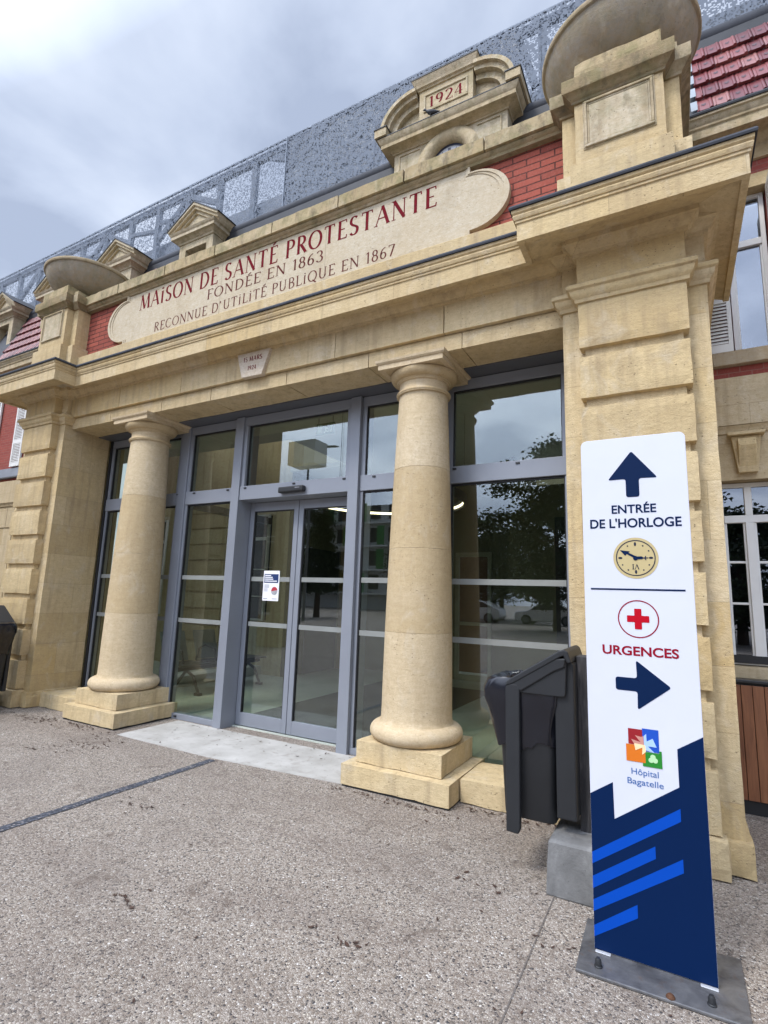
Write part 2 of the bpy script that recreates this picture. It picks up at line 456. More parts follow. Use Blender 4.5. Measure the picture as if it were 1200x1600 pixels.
def slab_mat():
    t = NT('pale concrete slab')
    p = t.pos()
    c = t.ramp(t.noise(p, 3, 6, .6), [(.3, (.33, .315, .285)), (.7, (.50, .485, .455))])
    c = t.mix(t.mr(t.noise(p, 8, 6, .7, .6), .55, .72, 0, .6), c, (.20, .17, .135))
    c = t.mix(t.mr(t.vor(p, 14), .04, .10, .6, 0), c, (.12, .10, .08))
    t.bsdf(c, .85, 0, t.noise(p, 60, 5), .3, .004)
    return t.m
M['slab'] = slab_mat()
m = MB(); m.prism([(-5.0, 3.63), (-3.7, 3.62), (-2.30, 3.73), (-2.30, 4.39), (-5.0, 4.39)], 0.0, .005, 'z')
tag(m.build('threshold_slab', M['slab']), kind='structure')

def drain_mat():
    t = NT('dark resin strip')
    p = t.pos()
    v = t.n('ShaderNodeTexVoronoi'); t.l(p, v.inputs['Vector']); v.inputs['Scale'].default_value = 90
    s = t.n('ShaderNodeSeparateColor'); t.l(v.outputs['Color'], s.inputs[0])
    c = t.ramp(s.outputs[0], [(0, (.03, .034, .045)), (.45, (.06, .066, .085)), (.75, (.11, .115, .135)), (.9, (.24, .22, .21))], 'CONSTANT')
    t.bsdf(c, .7, 0, v.outputs['Distance'], .6, .005); return t.m
M['drain'] = drain_mat()
m = MB(); n_ = 260
rng = random.Random(3)
L_ = [(-3.658 + rng.uniform(-.005, .005), 3.59 - i * 6 / n_) for i in range(n_ + 1)]
R_ = [(-3.582 + rng.uniform(-.005, .005), 3.59 - i * 6 / n_) for i in range(n_ + 1)]
m.add([(x, y, .004) for x, y in L_] + [(x, y, .004) for x, y in R_], [(i, i + 1, n_ + 2 + i, n_ + 1 + i) for i in range(n_)])
tag(m.build('drain_strip', M['drain']), kind='structure')
m = MB(); m.add([(-.609, 3.6, .004), (-.604, 3.6, .004), (-.604, -3, .004), (-.609, -3, .004)], [(0, 1, 2, 3)])
tag(m.build('ground_joint', plain('dark paving joint', (.13, .112, .098), .9)), kind='structure')  # hairline joint in the paving, one even dark colour

# ================================================================== PORTICO
CX = -3.77
def mir(x): return 2 * CX - x
portico = thing('entrance_portico', (CX, 4.0, 0), 'cream stone entrance portico with two columns under a long inscribed attic panel', 'portico')
BACK = 4.93
def pillar(side):
    f = (lambda a, b: (a, b)) if side > 0 else (lambda a, b: (mir(b), mir(a)))
    root = MB(); sd_ = 11 if side > 0 else 47
    zs = [.21, .58, .95, 1.32, 1.695, 2.068, 2.444, 2.82, 3.19, 3.58]
    X0, X1 = f(-.515, .168); b0, b1 = f(-.635, .285)
    if side > 0: root.box(-.2, .279, 4.39, BACK, 0, 3.95)
    else: root.box(mir(.279), mir(-.2), 4.39, BACK, 0, 3.95)
    root.box(X0 + .04, X1 - .04, 3.705, 3.80, .1, 3.95)
    for i in range(len(zs) - 1):
        z0 = zs[i] + (.029 if i else 0); z1 = zs[i + 1] - .029 if i < len(zs) - 2 else zs[i + 1]
        root.rbox(X0, X1, 3.66, 3.82, z0, z1, .0038, .06, i * 3 + sd_)
    root.rbox(X0, X1, 3.66, 3.82, 3.66, 3.95, .002, .08, 5 + sd_)
    p = root.build('pillar', M['stone'], portico)
    jb = MB(); jb.rbox(b0, b1, 3.76, 4.40, .0, 3.95, .0025, .15, sd_); jb.build('jamb', M['stone_ash'], p)
    # base stones
    bb = MB()
    bb.rbox(X0 - .03, X1 + .03, 3.615, 3.77, 0, .21, .006, .06, 3)
    bb.rbox(b0 - .035, b1 + .035, 3.715, 4.36, 0, .19, .006, .06, 8)
    bb.build('plinth', M['stone'], p)
    # necking moulding
    prof = [(-.02, 3.55), (.012, 3.56), (.015, 3.585), (.03, 3.60), (.04, 3.615), (.045, 3.64), (.062, 3.65), (.062, 3.675), (.045, 3.69), (-.02, 3.70)]
    path = [(X0 - .12, 4.02), (X0 - .12, 3.76), (X0, 3.76), (X0, 3.66), (X1, 3.66), (X1, 3.76), (X1 + .117, 3.76), (X1 + .117, 4.9)]
    if side < 0: path = [(X0 - .117, 4.9), (X0 - .117, 3.76), (X0, 3.76), (X0, 3.66), (X1, 3.66), (X1, 3.76), (X1 + .12, 3.76), (X1 + .12, 4.02)]
    mm = MB(); mm.sweep(prof, path); mm.build('moulding', M['stone'], p, smooth=35)
pillar(1); pillar(-1)

# lintel: fascia + frieze
xl, xr = mir(-.635), -.635
ent = MB()
rng = random.Random(5)
xs = [xl + .002, -6.1, -5.15, -4.35, -3.3, -2.35, -1.45, xr - .002]
for i in range(len(xs) - 1): ent.rbox(xs[i], xs[i + 1] - .0015, 3.85, 4.225, 3.51, 3.655, .0018, .12, i)
xs = [xl + .002, -5.9, -4.8, -3.69, -2.7, -1.6, xr - .002]
for i in range(len(xs) - 1): ent.rbox(xs[i], xs[i + 1] - .0015, 3.81, 4.22, 3.657, 4.02, .0018, .12, i + 9)
ent.build('frieze', M['stone'], portico)

# bed mould
die = [(mir(.285), 4.92), (mir(.285), 3.76), (mir(.168), 3.76), (mir(.168), 3.66), (mir(-.515), 3.66), (mir(-.515), 3.76), (mir(-.635), 3.76), (mir(-.635), 3.81),
       (-.635, 3.81), (-.635, 3.76), (-.515, 3.76), (-.515, 3.66), (.168, 3.66), (.168, 3.76), (.285, 3.76), (.285, 4.92)]
bed = MB(); bed.sweep([(-.03, 3.905), (.02, 3.915), (.022, 3.935), (.04, 3.945), (.055, 3.965), (.065, 3.985), (.085, 3.99), (.085, 4.03), (-.03, 4.05)], die)
bed.build('bed_moulding', M['stone_ash'], portico, smooth=35)
cpath = [(-8.07, 4.92), (-8.07, 3.33), (-6.49, 3.33), (-6.49, 3.59), (-.855, 3.59), (-.855, 3.33), (.50, 3.33), (.50, 4.80)]
cor = MB()
cor.sweep([(-.27, 4.03), (-.045, 3.965), (-.04, 3.945), (0, 3.945), (.0, 4.075), (.010, 4.08), (.010, 4.098), (.018, 4.10), (.026, 4.125), (.018, 4.14), (.03, 4.15), (.032, 4.172), (-.03, 4.18), (-.27, 4.2)], cpath)
cor.build('cornice', M['stone_ash'], portico, smooth=30)
zc = MB(); zc.sweep([(.0, 4.182), (.034, 4.176), (.044, 4.172), (.048, 4.185), (.040, 4.202), (.0, 4.206), (-.4, 4.25)], cpath, caps=False)
zc.build('zinc_capping', M['zinc_roll'], portico, smooth=30)
# top of cornice fill
top = MB(); top.box(-7.95, -6.60, 3.42, 3.9, 4.031, 4.18); top.box(-6.61, -.75, 3.68, 3.9, 4.032, 4.18); top.box(-.76, .42, 3.42, 3.9, 4.031, 4.18); top.box(-7.7, .2, 3.72, BACK, 4.19, 4.235)
top.build('roof_slab', M['stone_old'], portico)

# date stone
ds = MB(); ds.prism([(-3.917, 3.912), (-3.471, 3.908), (-3.565, 3.642), (-3.835, 3.648)], 3.772, 3.83)
date_stone = ds.build('date_stone', M['stone_white'], portico, bevel=.004)

# attic wall
at = MB(); at.box(-7.0, -.58, 3.92, 4.10, 4.2, 5.235)
attic = at.build('brick_wall', M['brick'], portico)
ac = MB(); ac.box(-7.0, -.58, 4.10, 4.4, 4.2, 5.24); ac.build('attic_backing', M['stone_old'], portico)
led = MB(); led.box(-6.93, -.6, 3.80, 3.93, 4.23, 4.50); led.build('ledge', M['stone'], portico, bevel=.006)
# plaque outline
def plaque_outline(g=0.0, notch=.075):
    zt, zb, zc_ = 5.235 + 0 * g, 4.535 - g, 4.872
    xr_, xl_ = -1.44 + g, -6.03 - g
    rr = .30 + g
    zu, zd = zc_ + .262 + g * .5, zc_ - .262 - g * .5
    pr = arc(xr_ + .02, zc_, rr - .01, zu - zc_ + .0, 90, -90, 22)
    pl = arc(xl_ - .02, zc_, rr - .01, zu - zc_ + .0, 270, 90, 22)
    return [(xr_, zt)] + [(xr_, zu)] + pr + [(xr_, zd), (xr_, zb), (xl_, zb), (xl_, zd)] + pl + [(xl_, zu), (xl_, zt)]
pf = MB()
for lo, hi, yq in ((.018, .040, 3.868), (.0, .019, 3.876)):
    po_, pi_ = plaque_outline(hi), plaque_outline(lo); n_ = len(po_)
    pf.add([(p[0], yq, p[1]) for p in po_] + [(p[0], yq, p[1]) for p in pi_] + [(p[0], 3.95, p[1]) for p in po_] + [(p[0], 3.95, p[1]) for p in pi_],
           [f_ for i in range(n_) for j in ((i + 1) % n_,) for f_ in ((i, j, n_ + j, n_ + i), (i, 2 * n_ + i, 2 * n_ + j, j), (n_ + i, n_ + j, 3 * n_ + j, 3 * n_ + i))])
plq_frame = pf.build('plaque_frame', M['stone_plaque'], portico)
pf = MB(); pf.prism(plaque_outline(.002), 3.883, 3.94)
plaque = pf.build('plaque', M['stone_plaque'], portico)
JL = plain('joint line', (.30, .25, .17), .9)
for x in (-4.38, -2.93): B('plaque_joint', JL, plaque, (x - .0015, x + .0015, 3.8815, 3.89, 4.535, 5.22))

# coping
cp = MB(); xs = [-7.02, -6.2, -5.3, -4.45, -3.6, -2.75, -2.02, -1.25, -.56]
for i in range(len(xs) - 1):
    cp.rbox(xs[i], xs[i + 1] - .003, 3.80, 4.42, 5.255, 5.395, .0035, .08, i)
cp.build('coping', M['stone_moss'], portico)
cm = MB(); cm.sweep([(-.12, 5.20), (0.02, 5.205), (.03, 5.225), (.05, 5.235), (.06, 5.252), (-.12, 5.253)], [(-7.0, 3.89), (-.58, 3.89)])
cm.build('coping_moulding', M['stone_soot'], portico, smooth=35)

# attic pedestals
def pedestal(side):
    f = (lambda a, b: (a, b)) if side > 0 else (lambda a, b: (mir(b), mir(a)))
    m = MB()
    def bx(a, b, y0, y1, z0, z1, amp=.003, sd=0):
        a, b = f(a, b); m.rbox(a, b, y0, y1, z0, z1, amp, .07, sd)
    bx(-.535, .145, 3.62, 4.5, 4.2, 4.655, .002, 1); bx(-.645, .255, 3.71, 4.52, 4.2, 4.652, .002, 2)
    p = m.build('pedestal', M['stone'], portico)
    m = MB()
    bx(-.50, .105, 3.66, 4.3, 4.655, 5.22, .003, 3); bx(-.605, .205, 3.75, 4.45, 4.652, 5.22, .003, 4)
    m.build('pedestal_die', M['stone'], p)
    a, b = f(-.437, .046)
    fr = MB()
    for k, (e, y) in enumerate(((0, 3.650), (.014, 3.644), (.028, 3.651))):
        pass
    z0, z1 = 4.775, 5.188
    def ring(o, i, y0):
        for q in ((a + o, b - o, z0 + o, z0 + i), (a + o, b - o, z1 - i, z1 - o), (a + o, a + i, z0 + i, z1 - i), (b - i, b - o, z0 + i, z1 - i)):
            fr.box(q[0], q[1], y0, 3.67, q[2], q[3])
    ring(0, .012, 3.655); ring(.012, .030, 3.640); ring(.030, .044, 3.650)
    fr.box(a + .044, b - .044, 3.6535, 3.67, z0 + .044, z1 - .044)
    fr.build('panel', M['stone_old'], p, bevel=.004)
    x0, x1 = f(-.50, .105)
    path = [(x0 - .105, 4.46), (x0 - .105, 3.75), (x0, 3.75), (x0, 3.66), (x1, 3.66), (x1, 3.75), (x1 + .1, 3.75), (x1 + .1, 4.46)]
    c = MB(); c.sweep([(-.05, 5.185), (.012, 5.19), (.015, 5.21), (.035, 5.225), (.05, 5.245), (.07, 5.255), (.075, 5.27), (.075, 5.36), (-.05, 5.375)], path)
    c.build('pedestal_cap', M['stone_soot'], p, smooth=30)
    m = MB()
    bx(-.49, .108, 3.63, 4.4, 5.35, 5.525, .004, 6); bx(-.59, .205, 3.72, 4.44, 5.35, 5.46, .004, 7)
    m.build('cap_block', M['stone_moss'], p)
pedestal(1); pedestal(-1)

# columns
def column(cx):
    cy = 4.10
    s = MB(); prof = []
    z0, z1, rb, rt_ = .475, 3.225, .288, .218
    prof += [(.300, .455), (.303, .468), (.296, .480), (.290, .505)]
    def rad(zz): return rb - (rb - rt_) * (max(0, (zz - .52) / (z1 - .52)) ** 1.6)
    cuts = [.52, 1.18, 1.86, 2.55, 3.225]
    for d_ in range(4):
        za, zb = cuts[d_] + (.0006 if d_ else 0), cuts[d_ + 1] - (.0006 if d_ < 3 else 0)
        pr_ = [(rad(za) - .002, za), (rad(za), za + .002)] if d_ else list(prof)
        pr_ += [(rad(za + (zb - za) * k_ / 8), za + (zb - za) * k_ / 8) for k_ in range(1, 8)]
        pr_ += [(rad(zb), zb - .002), (rad(zb) - .002, zb)] if d_ < 3 else [(rad(zb), zb), (.222, 3.235)]
        s.lathe(pr_, cx, cy, 64)
    col = s.build('column', M['stone_col'], portico, smooth=40)
    t = MB(); pr = [(.30, .335)] + [(.302 + .075 * math.cos(R(a)), .40 + .068 * math.sin(R(a))) for a in range(-75, 76, 15)] + [(.312, .468), (.30, .472)]
    t.lathe(pr, cx, cy, 64); t.build('base_torus', M['stone_col'], col, smooth=45)
    k = MB()
    k.lathe([(.215, 3.225), (.238, 3.228)] + [(.230 + .014 * math.cos(R(a)), 3.245 + .014 * math.sin(R(a))) for a in range(-60, 61, 30)] + [(.224, 3.262), (.218, 3.275), (.217, 3.335), (.232, 3.34), (.236, 3.352), (.245, 3.355)]
            + [(.246 + .055 * math.sin(R(a)), 3.425 - .065 * math.cos(R(a))) for a in range(0, 91, 10)] + [(.295, 3.432)], cx, cy, 64)
    k.build('capital', M['stone_col'], col, smooth=40)
    ab = MB(); h = .315
    ab.sweep([(-.05, 3.432), (-.008, 3.432), (-.008, 3.475), (.0, 3.478), (.012, 3.492), (.016, 3.512), (-.05, 3.512)],
             [(cx + h, cy), (cx + h, cy + h), (cx - h, cy + h), (cx - h, cy - h), (cx + h, cy - h), (cx + h, cy)])
    ab.box(cx - h + .012, cx + h - .012, cy - h + .012, cy + h - .012, 3.435, 3.5085)
    ab.build('abacus', M['stone_col'], col)
    w = .455
    B('painted_shade_strip', M['gasket'], col, (cx - w + .012, cx + w - .012, 3.705, 4.49, .001, .013))  # black inset strip, painted shade line below the raised plinth
    pl = MB(); pl.rbox(cx - w, cx + w, 3.69, 4.50, .012, .17, .0035, .09, int(cx * 9)); pl.rbox(cx - .365, cx + .365, 3.765, 4.44, .17, .337, .003, .09, int(cx * 5))
    pl.build('plinth', M['stone'], col)
column(-1.905); column(-5.615)
for a, b in ((-1.45, -.60), (mir(-.60), -6.07)):
    lw = MB(); lw.rbox(a, b, 3.88, 4.40, 0, .17, .004, .09, 4); lw.build('base_ledge', M['stone'], portico)

# stone bowls
def bowl(cx, label):
    m = MB()
    prof = [(.26, 5.525), (.29, 5.533), (.38, 5.575), (.46, 5.635), (.52, 5.71), (.556, 5.785), (.568, 5.825), (.570, 5.834), (.588, 5.838), (.594, 5.848), (.594, 5.872), (.586, 5.882), (.555, 5.882), (.50, 5.79), (.38, 5.68), (.2, 5.60), (.05, 5.58)]
    m.lathe(prof, cx, 4.06, 72)
    o = m.build('stone_bowl', M['bowl'], None, smooth=40)
    tag(o, label, 'stone bowl', 'stone bowls crowning the portico')
bowl(-.205, 'big grey stone bowl on the pedestal above the tall direction sign')
bowl(mir(-.205) + .06, 'grey stone bowl on the far pedestal beside the pedimented dormers')

# ================================================================== LETTERING (carved roman capitals)
G = {}
G['A'] = (.84, [('t', [(.07, 0), (.42, 1)]), ('T', [(.42, 1), (.77, 0)]), ('t', [(.2, .36), (.64, .36)])], [(.07, 0), (.77, 0)])
G['B'] = (.68, [('T', [(.18, 0), (.18, 1)]), ('c', [(.18, 1)] + arc(.34, .77, .22, .23, 90, -90) + [(.18, .53)]), ('c', [(.18, .53)] + arc(.36, .265, .26, .265, 90, -90) + [(.18, 0)])], [])
G['C'] = (.82, [('c', arc(.47, .5, .39, .49, 48, 312, 22))], [])
G['D'] = (.86, [('T', [(.18, 0), (.18, 1)]), ('c', [(.1, .985)] + arc(.34, .5, .42, .485, 90, -90, 20) + [(.1, .015)])], [])
G['E'] = (.66, [('T', [(.18, 0), (.18, 1)]), ('t', [(.08, .98), (.58, .98), (.6, .84)]), ('t', [(.18, .52), (.5, .52)]), ('t', [(.08, .02), (.6, .02), (.63, .18)])], [])
G['F'] = (.62, [('T', [(.18, 0), (.18, 1)]), ('t', [(.08, .98), (.56, .98), (.58, .84)]), ('t', [(.18, .52), (.48, .52)])], [(.18, 0)])
G['I'] = (.36, [('T', [(.18, 0), (.18, 1)])], [(.18, 0), (.18, 1)])
G['J'] = (.36, [('T', [(.18, 0), (.18, .8)]), ('T', [(.18, .93), (.18, 1.03)])], [(.18, 0), (.18, .8)])
G['L'] = (.62, [('T', [(.18, 0), (.18, 1)]), ('t', [(.08, .02), (.58, .02), (.61, .18)])], [(.18, 1)])
G['M'] = (1.0, [('t', [(.1, 0), (.17, 1)]), ('T', [(.17, 1), (.5, .04)]), ('t', [(.5, .04), (.83, 1)]), ('T', [(.83, 1), (.9, 0)])], [(.1, 0), (.9, 0)])
G['N'] = (.86, [('t', [(.14, 0), (.14, 1)]), ('T', [(.14, 1), (.72, .02)]), ('t', [(.72, 0), (.72, 1)])], [(.14, 0), (.72, 1), (.12, 1)])
G['O'] = (.92, [('c', arc(.46, .5, .38, .49, 90, 450, 34))], [])
G['Q'] = (.92, [('c', arc(.46, .5, .38, .49, 90, 450, 34)), ('T', [(.5, .12), (.82, -.16)])], [])
G['P'] = (.66, [('T', [(.18, 0), (.18, 1)]), ('c', [(.1, .985)] + arc(.34, .74, .25, .245, 90, -90) + [(.18, .495)])], [(.18, 0)])
G['R'] = (.74, [('T', [(.18, 0), (.18, 1)]), ('c', [(.1, .985)] + arc(.34, .75, .24, .235, 90, -90) + [(.18, .515)]), ('T', [(.34, .51), (.68, .01)])], [(.18, 0), (.68, .01)])
G['S'] = (.62, [('c', arc(.31, .745, .2, .24, 38, 200, 14) + [(.2, .56), (.4, .45)] + arc(.30, .265, .22, .25, 25, -150, 16))], [])
G['T'] = (.74, [('T', [(.37, 0), (.37, 1)]), ('t', [(.06, .84), (.08, .98), (.66, .98), (.68, .84)])], [(.37, 0)])
G['U'] = (.82, [('T', [(.16, 1), (.16, .36)]), ('c', arc(.41, .34, .25, .33, 180, 360, 16)), ('t', [(.66, .34), (.66, 1)])], [(.16, 1), (.66, 1)])
G["'"] = (.34, [('T', [(.08, .78), (.10, 1)])], [])
G['1'] = (.42, [('T', [(.24, 0), (.24, 1)]), ('t', [(.24, 1), (.08, .86)])], [(.24, 0)])
G['2'] = (.6, [('c', arc(.29, .74, .21, .25, 165, -20, 14) + [(.36, .38), (.08, .04)]), ('t', [(.08, .03), (.54, .03), (.56, .14)])], [])
G['3'] = (.56, [('c', arc(.26, .76, .19, .23, 160, -80, 14)), ('c', arc(.27, .27, .22, .26, 85, -160, 16))], [])
G['4'] = (.62, [('t', [(.42, 1), (.05, .3), (.58, .3)]), ('T', [(.42, 0), (.42, 1)])], [(.42, 0)])
G['5'] = (.56, [('t', [(.48, .98), (.16, .98), (.12, .56)]), ('c', [(.12, .56)] + arc(.27, .3, .22, .29, 110, -150, 16))], [])
G['6'] = (.6, [('c', [(.46, .97)] + arc(.42, .32, .32, .6, 110, 180, 8) + arc(.30, .28, .2, .27, 180, 520, 22))], [])
G['7'] = (.56, [('t', [(.06, .84), (.07, .98), (.5, .98)]), ('T', [(.5, .98), (.2, 0)])], [])
G['8'] = (.58, [('c', arc(.29, .75, .17, .23, 90, 450, 24)), ('c', arc(.29, .26, .21, .255, 90, 450, 24))], [])
G['9'] = (.6, [('c', arc(.30, .71, .2, .27, 0, 360, 22)), ('c', arc(.16, .68, .34, .62, 5, -68, 8))], [])
def stroke_strip(pts, kind, thick, thin):
    pts = [Vector(p) for p in pts]
    if kind != 'c':
        pass
    q = [pts[0]]
    for p in pts[1:]:
        if (p - q[-1]).length > 1e-4: q.append(p)
    pts = q; n = len(pts); Lp, Rp = [], []
    for i, p in enumerate(pts):
        d0 = (pts[i] - pts[i - 1]).normalized() if i > 0 else None
        d1 = (pts[i + 1] - pts[i]).normalized() if i < n - 1 else None
        d = ((d0 or d1) + (d1 or d0)).normalized()
        nn = Vector((-d.y, d.x))
        if kind == 'T': w = thick
        elif kind == 't': w = thin
        else: w = math.sqrt((thick * nn.x) ** 2 + (thin * nn.y) ** 2)
        k = 1.0
        if d0 and d1: k = min(1.6, 1 / max(.5, nn.dot(Vector((-d0.y, d0.x)))))
        Lp.append(p + nn * w * .5 * k); Rp.append(p - nn * w * .5 * k)
    return Lp, Rp
def inscription(text, x0, x1, zb, h, y, mat, parent, name='lettering', thick=.13, thin=.048, gap=.10, space=.42, cx=None):
    adv = 0; pl = []
    for ch in text:
        if ch == ' ': adv += space; continue
        k = {'É': 'E', 'İ': 'J', 'Ç': 'C'}.get(ch, ch)
        pl.append((ch, k, adv)); adv += G[k][0] + gap
    adv -= gap
    words = []; prev = None
    sx = (x1 - x0) / adv if x1 is not None else h
    if x1 is None: x0 = cx - adv * h / 2
    m = MB(); words.append(m)
    asp = sx / h
    for ch, k, a in pl:
        lay = 0
        if prev is not None and a - prev > G[pk][0] + gap + .2: m = MB(); words.append(m)
        prev, pk = a, k
        def put(Lp, Rp):
            nonlocal lay
            yy = y - .0008 - .00025 * lay; lay += 1
            n = len(Lp)
            vs = [(x0 + (a + p.x) * sx, yy, zb + p.y * h) for p in Lp] + [(x0 + (a + p.x) * sx, yy, zb + p.y * h) for p in Rp]
            m.add(vs, [(i, i + 1, n + i + 1, n + i) for i in range(n - 1)])
        w, strokes, serifs = G[k]
        tk = thick / max(.6, asp) if asp < 1 else thick
        for kind, pts in strokes: put(*stroke_strip(pts, kind, tk, thin))
        for sx_, sz_ in serifs:
            zz = sz_ + (.018 if sz_ < .5 else -.018)
            put(*stroke_strip([(sx_ - .11, zz), (sx_ + .11, zz)], 't', tk, .036))
        if ch == 'É': put(*stroke_strip([(.26, 1.07), (.5, 1.26)], 'T', .09, .05))
    for w_ in words: o = w_.build(name, mat, parent, recalc=False)
    return o
inscription('MAİSON DE SANTÉ PROTESTANTE', -5.815, -1.715, 4.955, .205, 3.883, M['red_letter'], plaque, thick=.158, thin=.06)
inscription('FONDÉE EN 1863', -4.60, -2.955, 4.785, .125, 3.883, M['brown_letter'], plaque, thick=.125, thin=.065)
inscription("RECONNUE D'UTİLİTÉ PUBLİQUE EN 1867", -5.49, -2.13, 4.592, .118, 3.883, M['brown_letter'], plaque, thick=.12, thin=.065)
inscription('15 MARS', None, None, 3.812, .050, 3.772, M['red_letter'], date_stone, thick=.2, thin=.1, cx=-3.695)
inscription('1924', None, None, 3.715, .046, 3.772, M['red_letter'], date_stone, thick=.2, thin=.1, cx=-3.70)

# ================================================================== GLAZED ENTRANCE
ge = thing('glazed_entrance', (-3.7, 4.45, 0), 'grey aluminium glass front with sliding doors set behind the two stone columns', 'glass front')
posts = [(-6.90, -6.865), (-5.42, -5.28), (-4.475, -4.355), (-2.865, -2.745), (-1.93, -1.80), (-.72, -.635)]
for i, (a, b) in enumerate(posts):
    mid = i in (2, 3)
    B('mullion', M['alu'] if i else M['gasket'], ge, (a, b, 4.385 if mid else 4.41, 4.66 if mid else 4.56, .0, 3.50), bevel=.004)
bays = [(posts[i][1], posts[i + 1][0]) for i in range(5)]
for i, (a, b) in enumerate(bays):
    f = 4.40 if i == 2 else 4.42
    e = .002
    B('transom', M['alu'], ge, (a + e, b - e, f, 4.64 if i == 2 else 4.54, 2.505, 2.665), bevel=.003)
    B('head_rail', M['alu'], ge, (a + e, b - e, f + .01, 4.54, 3.40, 3.50), bevel=.003)
    # frame stiles and gaskets
    B('upper_frame', M['alu'], ge, (a + e, a + .05, f + .012, 4.52, 2.667, 3.398), (b - .05, b - e, f + .012, 4.52, 2.667, 3.398))
    x0, x1 = a + .05, b - .05
    B('gasket', M['gasket'], ge, (x0, x0 + .008, 4.445, 4.475, 2.667, 3.398), (x1 - .008, x1, 4.445, 4.475, 2.667, 3.398), (x0 + .008, x1 - .008, 4.445, 4.475, 3.386, 3.398))
    B('pane', M['glass'], ge, (x0 + .001, x1 - .001, 4.455, 4.461, 2.668, 3.394))
    if i != 2:
        B('sill_rail', M['alu'], ge, (a + e, b - e, f + .005, 4.54, .0, .06), bevel=.003)
        B('lower_frame', M['alu'], ge, (a + e, a + .035, f + .012, 4.52, .062, 2.503), (b - .035, b - e, f + .012, 4.52, .062, 2.503))
        x0, x1 = a + .035, b - .035
        B('gasket', M['gasket'], ge, (x0, x0 + .010, 4.445, 4.475, .062, 2.503), (x1 - .010, x1, 4.445, 4.475, .062, 2.503), (x0 + .01, x1 - .01, 4.445, 4.475, 2.487, 2.503))
        B('pane', M['glass'], ge, (x0 + .001, x1 - .001, 4.455, 4.461, .063, 2.50))
        for z in (1.085, 1.59): B('safety_stripe', M['stripe'], ge, (x0 + .011, x1 - .011, 4.4525, 4.4545, z, z + .05))
# soffit strip between stone and glass, lining
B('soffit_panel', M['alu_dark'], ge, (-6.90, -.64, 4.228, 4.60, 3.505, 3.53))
for x in (-5.415, -5.126, -4.561, -4.271, -3.568, -2.920, -2.578, -1.724, -1.143):
    B('drain_cap', M['black'], ge, (x - .018, x + .018, 4.392 if -4.4 < x < -2.8 else 4.41, 4.43, 2.632, 2.650), bevel=.003)
for x in (-5.1,): B('drain_cap', M['black'], ge, (x - .018, x + .018, 4.41, 4.44, .025, .042), bevel=.003)
# sliding door leaves
D0, D1, DM = -4.353, -2.867, -3.635
leaf_l = None
for k, (a, b) in enumerate(((D0 + .004, DM - .004), (DM + .004, D1 - .004))):
    y0, y1 = 4.60, 4.645
    lf = B('door', M['alu'], ge, *[(a, a + .062, y0, y1, .015, 2.50), (b - .062, b, y0, y1, .015, 2.50), (a + .0625, b - .0625, y0 + .001, y1 - .001, .016, .15), (a + .0625, b - .0625, y0 + .001, y1 - .001, 2.40, 2.499)], join=True, bevel=.003)
    B('gasket', M['gasket'], lf, (a + .062, a + .072, 4.606, 4.64, .15, 2.40), (b - .072, b - .062, 4.606, 4.64, .15, 2.40), (a + .072, b - .072, 4.606, 4.64, 2.39, 2.40))
    B('pane', M['glass'], lf, (a + .064, b - .064, 4.620, 4.626, .152, 2.398))
    for z in (1.085, 1.59): B('safety_stripe', M['stripe'], lf, (a + .073, b - .073, 4.6165, 4.6185, z, z + .05))
    if k == 0: leaf_l = lf
B('door_track', M['gasket'], ge, (D0, D1, 4.595, 4.65, .0, .012))
sn = MB(); sn.prism([(-3.735, 2.535), (-3.40, 2.54), (-3.40, 2.605), (-3.735, 2.60)], 4.335, 4.40)
sns = sn.build('door_sensor', M['black'], ge, bevel=.015, seg=3)
B('sensor_lens', plain('sensor lens', (.25, .26, .28), .2), sns, (-3.50, -3.44, 4.331, 4.336, 2.575, 2.582))
# poster on the glass
po = thing('paper_notice', (-3.97, 4.61, 1.38), 'white paper notice with navy heading and red disc taped on the sliding glass door', 'notice')
B('sheet', M['paper'], po, (-4.09, -3.86, 4.612, 4.6145, 1.375, 1.71))
NAVY = plain('navy print', (.012, .035, .13), .5, 0, .05)
B('heading', NAVY, po, (-4.076, -3.874, 4.610, 4.612, 1.575, 1.672))
wl = MB()
for i, (w, z) in enumerate(((.085, 1.650), (.11, 1.630), (.12, 1.61), (.175, 1.588))): wl.box(-4.066, -4.066 + w, 4.6085, 4.610, z, z + .011)
wl.build('text_line', M['paper'], po)
gl = MB()
for i in range(3): gl.box(-4.07, -4.0, 4.6105, 4.612, 1.548 - i * .013, 1.553 - i * .013)
for i in range(3): gl.box(-4.07, -4.02, 4.6105, 4.612, 1.505 - i * .012, 1.509 - i * .012)
gl.box(-4.075, -4.02, 4.6105, 4.612, 1.395, 1.401); gl.box(-3.95, -3.88, 4.6105, 4.612, 1.395, 1.401)
gl.build('text_line', plain('grey print', (.22, .24, .30), .6), po)
dsk = MB(); dsk.prism(arc(-3.922, 1.487, .044, .044, 10, 190, 20), 4.6102, 4.612); dsk.build('disc', plain('red print', (.42, .03, .05), .5), po)
dsk = MB(); dsk.prism(arc(-3.922, 1.485, .044, .044, 190, 370, 20), 4.6102, 4.612); dsk.build('disc', plain('grey photo print', (.35, .36, .38), .5, 0, .5, 60), po)

